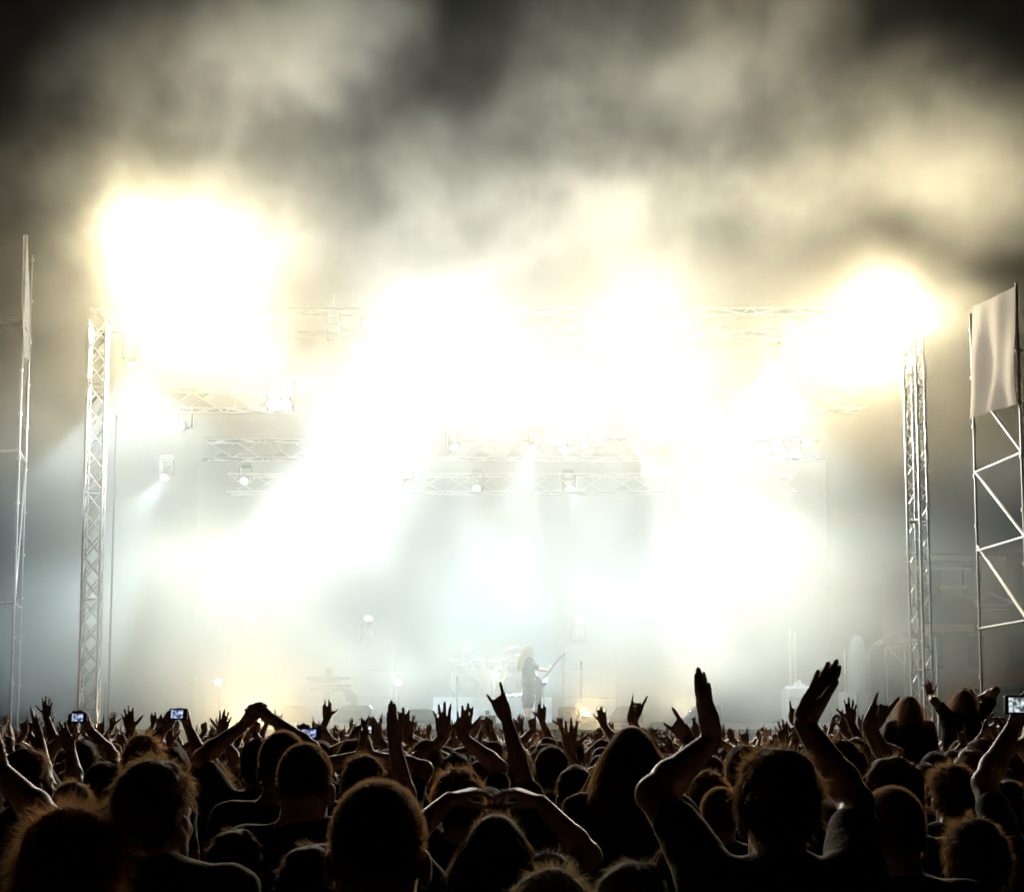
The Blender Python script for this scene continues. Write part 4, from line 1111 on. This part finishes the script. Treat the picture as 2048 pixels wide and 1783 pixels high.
# a bracelet, a headband and a hair slide worn by three of them
def worn(label_of, name, maker, m):
    r = next(o for o in col.objects if o.get('label') == label_of)
    ob = maker().build(name, m, r, True); return ob
SILVER = mat('silver', (.8, .8, .78), .2, 1.0)
def band():
    b = MB(); rng = random.Random(3)
    for i in range(17):
        a = math.pi * (0.08 + .84 * i / 16); c = Vector((math.cos(a) * .096, -.055, 1.605 + .035 + math.sin(a) * .112))
        b.lathe(c, (c - Vector((0, .02, 1.62))), [(-.004, .003), (0, .0062), (.004, .0045), (.006, .002)], 7)
    return b
worn('short dark-haired person with a glittering headband at the bottom', 'beaded_headband', band, SILVER)

# two people riding on shoulders in front of the right truss tower
def sit_legs():
    S = SDF()
    for s in (-1, 1): S.cone((s * .09, 0, .95), (s * .13, .36, .93), .10, .07, .03); S.cone((s * .13, .36, .93), (s * .12, .33, .52), .07, .05, .03); S.cone((s * .12, .33, .50), (s * .12, .42, .48), .045, .035, .02)
    return np_mesh('trousers', *S.mesh(.02), True, JEANS)
SITL = sit_legs()
def rider(x, top, label, arms, hair='longwavy'):
    D = 15.0; zt = px(x, top, D).z
    r = near(x, top, 40, hair, 'black', label, D=D, base=zt - 1.75, legs=False, arms=arms, group='people riding on shoulders', hscale=.9)
    link_mesh('trousers', SITL, r)
    xx = px(x, top, D).x
    c = make_person([], 'short', 'black', 'black', 0, h=.011, fine=.35); c.location = (xx, D + .22, 0); s = (zt - .72 + .1) / 1.75 * .98; c.scale = (s, s, s)
    tag(c, 'person carrying on the shoulders the ' + ('rider without raised arms' if not arms else 'rider who waves both arms'), 'person', 'people in the crowd'); OCC.append((xx, D + .2))
rider(1818, 1388, 'long-haired person riding on shoulders with arms down, before the right truss tower', [])
rider(1926, 1376, 'long-haired person riding on shoulders and waving both arms, right of the truss tower', [(-1, 1862, 1392, 1853, 1358, -.05, 'open', FW, 0, (0, -1, -.4)), (1, 1950, 1400, 1930, 1372, -.02, 'wave', FW, 0, (.5, -1, -.4))])

# ------------------------------------------------------------------ the rest of the crowd
rng = random.Random(11)
def A_(side, w_, d, n, pose, hint=None): return dict(side=side, wrist=np.array(w_), d=d, n=n, pose=pose, hint=hint or (side, -.35, -.25))
TEMPL = [  # what the arms do, in words and in numbers
    ('arms down', []),
    ('arms down', []),
    ('one open hand raised', [A_(1, (.24, .18, 1.82), (.1, .1, 1), (0, 1, 0), 'open')]),
    ('left hand waving', [A_(-1, (-.22, .16, 1.86), (.15, 0, 1), (0, 1, 0), 'wave')]),
    ('a horn sign held up', [A_(1, (.20, .12, 1.90), (.12, 0, 1), (0, 1, 0), 'horns')]),
    ('left horn sign', [A_(-1, (-.26, .18, 1.80), (-.15, 0, 1), (0, 1, 0), 'horns')]),
    ('a raised fist', [A_(1, (.22, .2, 1.84), (0, .1, 1), (-1, 0, 0), 'fist')]),
    ('both hands spread high', [A_(1, (.32, .12, 1.86), (.2, 0, 1), (0, 1, 0), 'open'), A_(-1, (-.30, .12, 1.84), (-.2, 0, 1), (0, 1, 0), 'open')]),
    ('hands clapping overhead', [A_(1, (.07, .2, 1.82), (-.2, 0, 1), (-1, 0, 0), 'flat'), A_(-1, (-.07, .2, 1.82), (.2, 0, 1), (1, 0, 0), 'flat')]),
    ('hands close overhead', [A_(1, (.12, .22, 1.80), (-.35, 0, 1), (-.5, -1, 0), 'loose'), A_(-1, (-.12, .22, 1.80), (.35, 0, 1), (.5, -1, 0), 'loose')]),
    ('one finger pointing up', [A_(1, (.2, .2, 1.84), (.05, .1, 1), (0, 1, 0), 'point')]),
    ('one arm straight up', [A_(-1, (-.2, .1, 1.97), (0, 0, 1), (0, 1, 0), 'open')]),
]
TM = []
for k, (txt, arms) in enumerate(TEMPL):
    r = make_person(arms, 'bald', 'black', rng.choice(['black', 'dark grey', 'navy', 'black']), k % 2, h=.0105, hh=.02, legs=False, seed=k, yaw=rng.uniform(-.3, .3) if k > 0 else 0)
    TM.append((r.children[0].data, r.children[1].data))
    for c in list(r.children): bpy.data.objects.remove(c)
    bpy.data.objects.remove(r)
LAND = [(0, 'at far left'), (130, 'before left truss tower'), (260, 'left of arched hands'), (440, 'under arched hands'), (580, 'before wooden cross'),
        (720, 'left of drum riser'), (860, 'before drum riser'), (1000, 'before guitarist'), (1110, 'before tall cabinet'), (1210, 'behind long-haired head'),
        (1330, 'left of clapping hands'), (1450, 'between clapping hands'), (1650, 'right of clapping hands'), (1780, 'before right truss tower'), (1890, 'before right scaffold')]
DEP = [(8, 'fairly near'), (10.5, 'mid-crowd'), (13, 'deep in crowd'), (16, 'farther off'), (19.5, 'distant'), (23, 'very distant'), (26.5, 'near the stage'), (99, 'by the barrier')]
HS = [('short', 'black', 'short dark hair'), ('short', 'brown', 'short brown hair'), ('messy', 'black', 'messy dark hair'), ('messy', 'brown', 'messy brown hair'),
      ('buzz', 'brown', 'cropped hair'), ('long', 'brown', 'long hair'), ('longwavy', 'black', 'long wavy hair'), ('pony', 'brown', 'a ponytail'), ('bald', 'black', 'a bald head'), ('spiky', 'black', 'spiky hair'), ('messy', 'auburn', 'tousled reddish hair'), ('short', 'blond', 'short fair hair')]
used = {}; npl = 0; tries = 0
cells = {}
def free(x, y, d):
    for i in (-1, 0, 1):
        for j in (-1, 0, 1):
            for a, b in cells.get((int(x) + i, int(y) + j), ()):
                if (a - x) ** 2 + (b - y) ** 2 < d * d: return False
    return True
for a, b in OCC: cells.setdefault((int(a), int(b)), []).append((a, b))
while npl < 262 and tries < 20000:
    tries += 1
    D = 5.6 + 24.2 * rng.random() ** 1.0
    hw = D * .36 + .3; X = rng.uniform(-hw, hw)
    if not free(X, D, .46 if D < 14 else .52): continue
    cells.setdefault((int(X), int(D)), []).append((X, D)); npl += 1
    raise_p = 0 if D < 7.5 else (.45 if D < 12 else .72)
    uu = CX + X / D * FPX; clear = D < 14 and (1760 < uu < 2010 or 980 < uu < 1110)
    if clear: raise_p = 0
    k = rng.randrange(2, len(TEMPL)) if rng.random() < raise_p else rng.randrange(0, 2)
    st, colr, htxt = HS[min(int(rng.random() ** 1.5 * len(HS)), len(HS) - 1)]
    hgt = rng.gauss(1.70, .06) if D > 8 else rng.uniform(1.58, 1.70)
    hgt = min(max(hgt, 1.55), 1.80); s = hgt / 1.75
    r = empty('person', (X, D, 0), rng.uniform(-.25, .25), s)
    if rng.random() < .5: r.scale.x = -s          # a mirror-image pose
    link_mesh('body', TM[k][0], r); link_mesh('shirt', TM[k][1], r)
    if st != 'bald':
        o = link_mesh('hair', get_hair(st, colr, .35 if D < 9 else .12), r); o.location = HC
    if D < 12:
        link_mesh('trousers', TROUSERS, r)
    else:
        link_mesh('trousers', TROUSERS, r)
    u = CX + X / D * FPX
    land = [t for v, t in LAND if v <= max(u, 0)][-1]; dep = next(t for v, t in DEP if D < v)
    txt = TEMPL[k][0]
    if r.scale.x < 0: txt = txt.replace('left', 'right')
    lab = 'person: %s, %s, %s, %s' % (htxt, txt, dep, land)
    tag(r, lab, 'person', 'people in the crowd')
# the packed far rows that read as one mass: heads and hands too many and too small to pick apart
far_parts = []
FT = []
for k2, (txt, arms) in enumerate(TEMPL[1:]):
    S, hc, el = body_sdf(arms); b_ = S.mesh(.0165); s_ = shirt_sdf(el).mesh(.04)
    h_ = SDF().ell(np.array([0, -.022, .038]) + HC, (.088, .104, .106), .01).mesh(.03)
    FT.append((b_, s_, h_))
FB, FS_, FH = [], [], []
nf = 0; tries = 0
while nf < 230 and tries < 20000:
    tries += 1
    D = rng.uniform(11, 30.0); hw = D * .36; X = rng.uniform(-hw, hw)
    if not free(X, D, .36): continue
    cells.setdefault((int(X), int(D)), []).append((X, D)); nf += 1
    k2 = rng.randrange(1, len(FT)) if rng.random() < .8 else 0
    s_ = min(max(rng.gauss(1.70, .06), 1.55), 1.8) / 1.75; a = rng.uniform(-.3, .3); sg = rng.choice((-1, 1))
    ca, sa = math.cos(a) * s_, math.sin(a) * s_
    for lst, (V_, F_) in zip((FB, FS_, FH), FT[k2]):
        Q = np.stack([(V_[:, 0] * sg) * ca - V_[:, 1] * sa + X, (V_[:, 0] * sg) * sa + V_[:, 1] * ca + D, V_[:, 2] * s_], 1)
        lst.append((Q, F_ if sg > 0 else F_[:, ::-1]))
fc = empty('distant_crowd', (0, 0, 0)); tag(fc, 'packed far rows of heads and raised hands before the stage', 'crowd', kind='stuff')
for nm, lst, m_ in (('bodies', FB, SKIN[0]), ('shirts', FS_, CLOTH['black']), ('hair', FH, HM['black'])):
    o_ = link_mesh(nm, np_mesh(nm, *join(lst), True, m_), fc); o_['kind'] = 'stuff'
# a few phones in the deeper crowd
for x, y, D, lab in ((222, 1497, 9.5, 'small lit phone low in the crowd right of the left truss tower'), (966, 1446, 13.5, 'small phone held sideways before the drum riser'), (1322, 1482, 10.2, 'small lit phone beside the sideways horn sign'),
                     (1678, 1436, 14.0, 'small phone raised right of the clapping hands'), (1988, 1446, 9.0, 'small dark camera with a dim screen near the right edge'), (1803, 1456, 15.5, 'small lit phone below the left shoulder rider')):
    camera_device(px(x, y, D), (.10, .055), lab, (.85, .92, 1.0))
    p = px(x, y, D)
    o = (Vector((p.x, D - .28, 0)), .97)
    wv = [loc_of(o, p + Vector((s * .07, -.01, -.075))) for s in (-1, 1)]
    r = make_person([dict(side=s, wrist=wv[i], d=np.array((-s * .35, .0, 1)), n=(-s * .7, -.6, 0), pose='grip', hint=(s, 0, -.4)) for i, s in enumerate((-1, 1))], 'short', 'black', 'black', 0, h=.010, hh=.02, fine=.35)
    r.location = o[0]; r.scale = (.97,) * 3
    tag(r, 'person holding the ' + lab.replace('small ', '').replace(' with a dim screen', '').replace('held sideways ', '').replace('low in the crowd ', '').replace('raised ', ''), 'person', 'people in the crowd')

# two or three who share a description are told apart by their order across the picture
same = {}
for o_ in col.objects:
    if o_.parent is None and o_.get('label', '').startswith('person:'): same.setdefault(o_['label'], []).append(o_)
for lab, lst in same.items():
    if len(lst) > 1:
        lst.sort(key=lambda q_: q_.location.x / q_.location.y)
        for q_, t_ in zip(lst, ('leftmost', 'rightmost') if len(lst) == 2 else ('leftmost', 'middle', 'rightmost', 'last')): q_['label'] = lab.replace('person:', t_ + ' person:')
# ------------------------------------------------------------------ the guitarist
Yg = 34.9; gx = xp(1056, Yg)
gs = (px(1056, 1290, Yg).z - STZ) / 1.765
YAW = R(-78)
g = make_person([A_(1, (.10, .46, 1.20), (.1, .5, .8), (-1, 0, .2), 'grip', (.6, -.3, -1)), A_(-1, (-.02, .30, .98), (.9, .3, -.2), (0, -1, 0), 'grip', (-1, -.6, -.4))],
                'long', 'blond', 'dark grey', 0, h=.012, fine=1.0, nod=-.25, legs=False, wide=1.12, sleeve=.75, hscale=1.06)
g.location = (gx, Yg, STZ); g.rotation_euler = (0, 0, YAW); g.scale = (gs, gs, gs)
tag(g, 'guitarist with long fair hair, dark shirt and long shorts playing at centre stage', 'person')
S_ = SDF()
for s in (-1, 1): S_.cone((s * .085, 0, .93), (s * .11, .02 * s, .42), .115, .10, .04)
S_.cone((-.07, 0, .96), (.07, 0, .96), .125, .125, .05)
V_, F_ = S_.mesh(.018); link_mesh('shorts', np_mesh('shorts', wrinkle(V_, .01, 5), F_, True, CLOTH['black']), g)
S_ = SDF()
for s in (-1, 1): S_.cone((s * .11, .02 * s, .46), (s * .11, .0, .30), .055, .058, .02); S_.cone((s * .11, 0, .30), (s * .11, -.01, .08), .058, .036, .02)
link_mesh('calves', np_mesh('calves', *S_.mesh(.012), True, SKIN[0]), g)
for s in (-1, 1):
    q = link_mesh('shoe', SHOEM, g); q.location = (s * .11, .02 * s, 0); q.scale = (1.1, 1.1, 1.2)
V = []; F = []
for j in range(13):
    for i in range(5): V.append((.16 + .004 * j + .01 * math.sin(i * 2 + j * .6), .16 + .035 * i - .004 * j, .95 - .065 * j))
for j in range(12):
    for i in range(4): a = j * 5 + i; F.append((a, a + 1, a + 6, a + 5))
MB().add(V, F).build('hanging_cloth', CLOTH['black'], g, True)
# electric guitar, neck up towards the right
gt = empty('electric_guitar', g.location + Vector((.30, -.12, .93 * gs))); tag(gt, 'dark electric guitar held neck up by the guitarist', 'guitar')
gt.rotation_euler = (0, R(38), R(8)); gt.scale = (gs,) * 3
GB = mat('guitar_lacquer', (.02, .05, .10), .2, coat=.8)
MB().prism([(-.05, -.30), (-.13, -.34), (-.16, -.22), (-.10, -.10), (-.15, .02), (-.10, .07), (-.03, .03), (.03, .03), (.10, .09), (.13, .02), (.09, -.10), (.15, -.20), (.12, -.32), (.04, -.30)], -.02, .022, 'y').build('guitar_body', GB, gt)
MB().box((0, -.024, .34), (.045, .022, .64), bev=.006).build('neck', WOOD, gt)
MB().prism([(-.025, .65), (.025, .65), (.05, .83), (.02, .85), (-.035, .70)], -.035, -.012, 'y').build('headstock', GB, gt)
for z in (-.06, -.16): MB().box((0, -.026, z), (.075, .012, .03), bev=.003).build('pickup', BLK, gt)
MB().box((0, -.028, -.23), (.07, .012, .02)).build('bridge', CHROME, gt)
# ------------------------------------------------------------------ smoke and haze
def build_smoke():
    lo, hi = (-16.5, 27.0, 0.3), (16.5, 46.5, 22.0)
    me = bpy.data.meshes.new('smoke'); o = bpy.data.objects.new('smoke', me); col.objects.link(o)
    tag(o, 'billowing pale stage smoke rising over the whole stage', 'smoke', kind='stuff')
    vm = bpy.data.materials.new('smoke_volume'); vm.use_nodes = True
    nt = vm.node_tree; nt.nodes.remove(nt.nodes['Principled BSDF'])
    pv = nt.nodes.new('ShaderNodeVolumePrincipled')
    pv.inputs['Color'].default_value = (0.95, 0.935, 0.79, 1); pv.inputs['Density'].default_value = 1.0; pv.inputs['Anisotropy'].default_value = 0.35
    nt.links.new(pv.outputs[0], nt.nodes['Material Output'].inputs['Volume'])
    g = bpy.data.node_groups.new('smoke_field', 'GeometryNodeTree')
    g.interface.new_socket('Geometry', in_out='OUTPUT', socket_type='NodeSocketGeometry')
    N, L = g.nodes, g.links
    out = N.new('NodeGroupOutput')
    pos = N.new('GeometryNodeInputPosition').outputs[0]
    def m(op, a, b=None, c=None, clamp=False):
        n = N.new('ShaderNodeMath'); n.operation = op; n.use_clamp = clamp
        for i, x in enumerate((a, b, c)):
            if x is None: continue
            if isinstance(x, (int, float)): n.inputs[i].default_value = x
            else: L.new(x, n.inputs[i])
        return n.outputs[0]
    def vm2(op, a, b):
        n = N.new('ShaderNodeVectorMath'); n.operation = op
        for i, x in enumerate((a, b)):
            if isinstance(x, (tuple, list, Vector)): n.inputs[i].default_value = tuple(x)
            else: L.new(x, n.inputs[i])
        return n
    def noise(vec, scale, detail, rough=0.55, dist=0.0, off=(0, 0, 0)):
        n = N.new('ShaderNodeTexNoise'); n.inputs['Scale'].default_value = scale; n.inputs['Detail'].default_value = detail
        n.inputs['Roughness'].default_value = rough; n.inputs['Distortion'].default_value = dist
        L.new(vm2('ADD', vec, off).outputs[0], n.inputs['Vector']); return n
    def sstep(x, a, b):
        n = N.new('ShaderNodeMapRange'); n.interpolation_type = 'SMOOTHSTEP'
        n.inputs[1].default_value = a; n.inputs[2].default_value = b; L.new(x, n.inputs[0]); return n.outputs[0]
    # warp the position so that the clouds have no round outlines
    wn = noise(pos, 0.16, 3, off=(3, 1, 7))
    wv = vm2('SUBTRACT', wn.outputs['Color'], (0.5, 0.5, 0.5))
    sc2 = N.new('ShaderNodeVectorMath'); sc2.operation = 'SCALE'; L.new(wv.outputs[0], sc2.inputs[0]); sc2.inputs['Scale'].default_value = 4.0
    wp = vm2('ADD', pos, sc2.outputs[0]).outputs[0]
    def blob(x, y, Y, r, wgt):
        c = px(x, y, Y)
        q = vm2('DIVIDE', vm2('SUBTRACT', wp, c).outputs[0], r).outputs[0]
        d = vm2('DOT_PRODUCT', q, q).outputs['Value']
        e = m('MAXIMUM', m('SUBTRACT', 1.0, d), 0.0)
        return m('MULTIPLY', m('MULTIPLY', e, e), wgt)
    def total(lst):
        s = None
        for b in lst:
            e = blob(*b); s = e if s is None else m('ADD', s, e)
        return s
    up = total(PLUMES)
    st = total(STAGE_SMOKE)
    cl = noise(pos, 0.34, 7, 0.66, 0.25, (11, 4, 2)).outputs[0]
    cl = sstep(cl, 0.40, 0.66)
    so = noise(pos, 0.22, 4, 0.5, 0.3, (1, 9, 5)).outputs[0]
    so = m('ADD', 0.35, m('MULTIPLY', sstep(so, 0.3, 0.7), 1.0))
    dens = m('ADD', m('MULTIPLY', up, m('ADD', 0.20, cl)), m('MULTIPLY', st, so))
    # fade to nothing at the box's sides
    sep = N.new('ShaderNodeSeparateXYZ'); L.new(pos, sep.inputs[0])
    for i, (a, b, f) in enumerate(zip(lo, hi, (2.0, 2.0, 1.0))):
        dens = m('MULTIPLY', dens, m('MULTIPLY', sstep(sep.outputs[i], a, a + f), sstep(m('MULTIPLY', sep.outputs[i], -1.0), -b, -b + f)))
    dens = m('ADD', dens, 0.0013)
    vc = N.new('GeometryNodeVolumeCube')
    L.new(dens, vc.inputs['Density'])
    vc.inputs['Min'].default_value = lo; vc.inputs['Max'].default_value = hi
    for k, n_ in zip(('Resolution X', 'Resolution Y', 'Resolution Z'), (236, 70, 166)): vc.inputs[k].default_value = n_
    sm = N.new('GeometryNodeSetMaterial'); sm.inputs['Material'].default_value = vm
    L.new(vc.outputs[0], sm.inputs[0]); L.new(sm.outputs[0], out.inputs[0])
    md = o.modifiers.new('smoke_field', 'NODES'); md.node_group = g
    me.materials.append(vm)
    return o

PLUMES = [  # x, y, Y (photograph pixels and distance), radii in metres, density per metre
    (430, 280, 32, (4.6, 3.2, 4.4), 0.44),
    (240, 490, 32, (4.4, 3.5, 3.0), 0.055),
    (600, 90, 32, (3.2, 3.0, 3.2), 0.42),
    (800, 430, 32, (5.2, 3.5, 2.6), 0.16),
    (1200, 250, 32, (3.2, 3.0, 4.2), 0.30),
    (1430, 80, 32, (3.6, 3.0, 3.0), 0.46),
    (1590, 320, 32, (3.2, 3.0, 2.6), 0.25),
    (1900, 280, 32, (2.8, 3.0, 2.6), 0.28),
    (1300, 440, 32, (5.2, 3.5, 2.6), 0.11),
    (1790, 600, 32, (2.6, 3.0, 1.4), 0.06),
    (1024, 150, 33, (15, 5, 8), 0.024),
]
STAGE_SMOKE = [
    (930, 620, 30.5, (14.5, 3.2, 3.0), 0.058),
    (930, 850, 30.8, (15.0, 3.6, 4.2), 0.085),
    (1020, 800, 30.6, (6.5, 3.2, 3.2), 0.035),
    (930, 880, 38.5, (14.0, 8.0, 6.0), 0.014),
    (430, 1240, 31.5, (7.0, 4.5, 3.8), 0.19),
    (30, 860, 31, (3.0, 4.0, 2.8), 0.050),
    (100, 1290, 32, (2.2, 3.0, 1.6), 0.010),
    (1940, 940, 33, (3.0, 4.0, 2.6), 0.025),
    (1600, 1250, 32.3, (6.5, 4.5, 3.8), 0.19),
    (900, 1240, 35.0, (15.0, 7.0, 3.8), 0.098),
]
build_smoke()
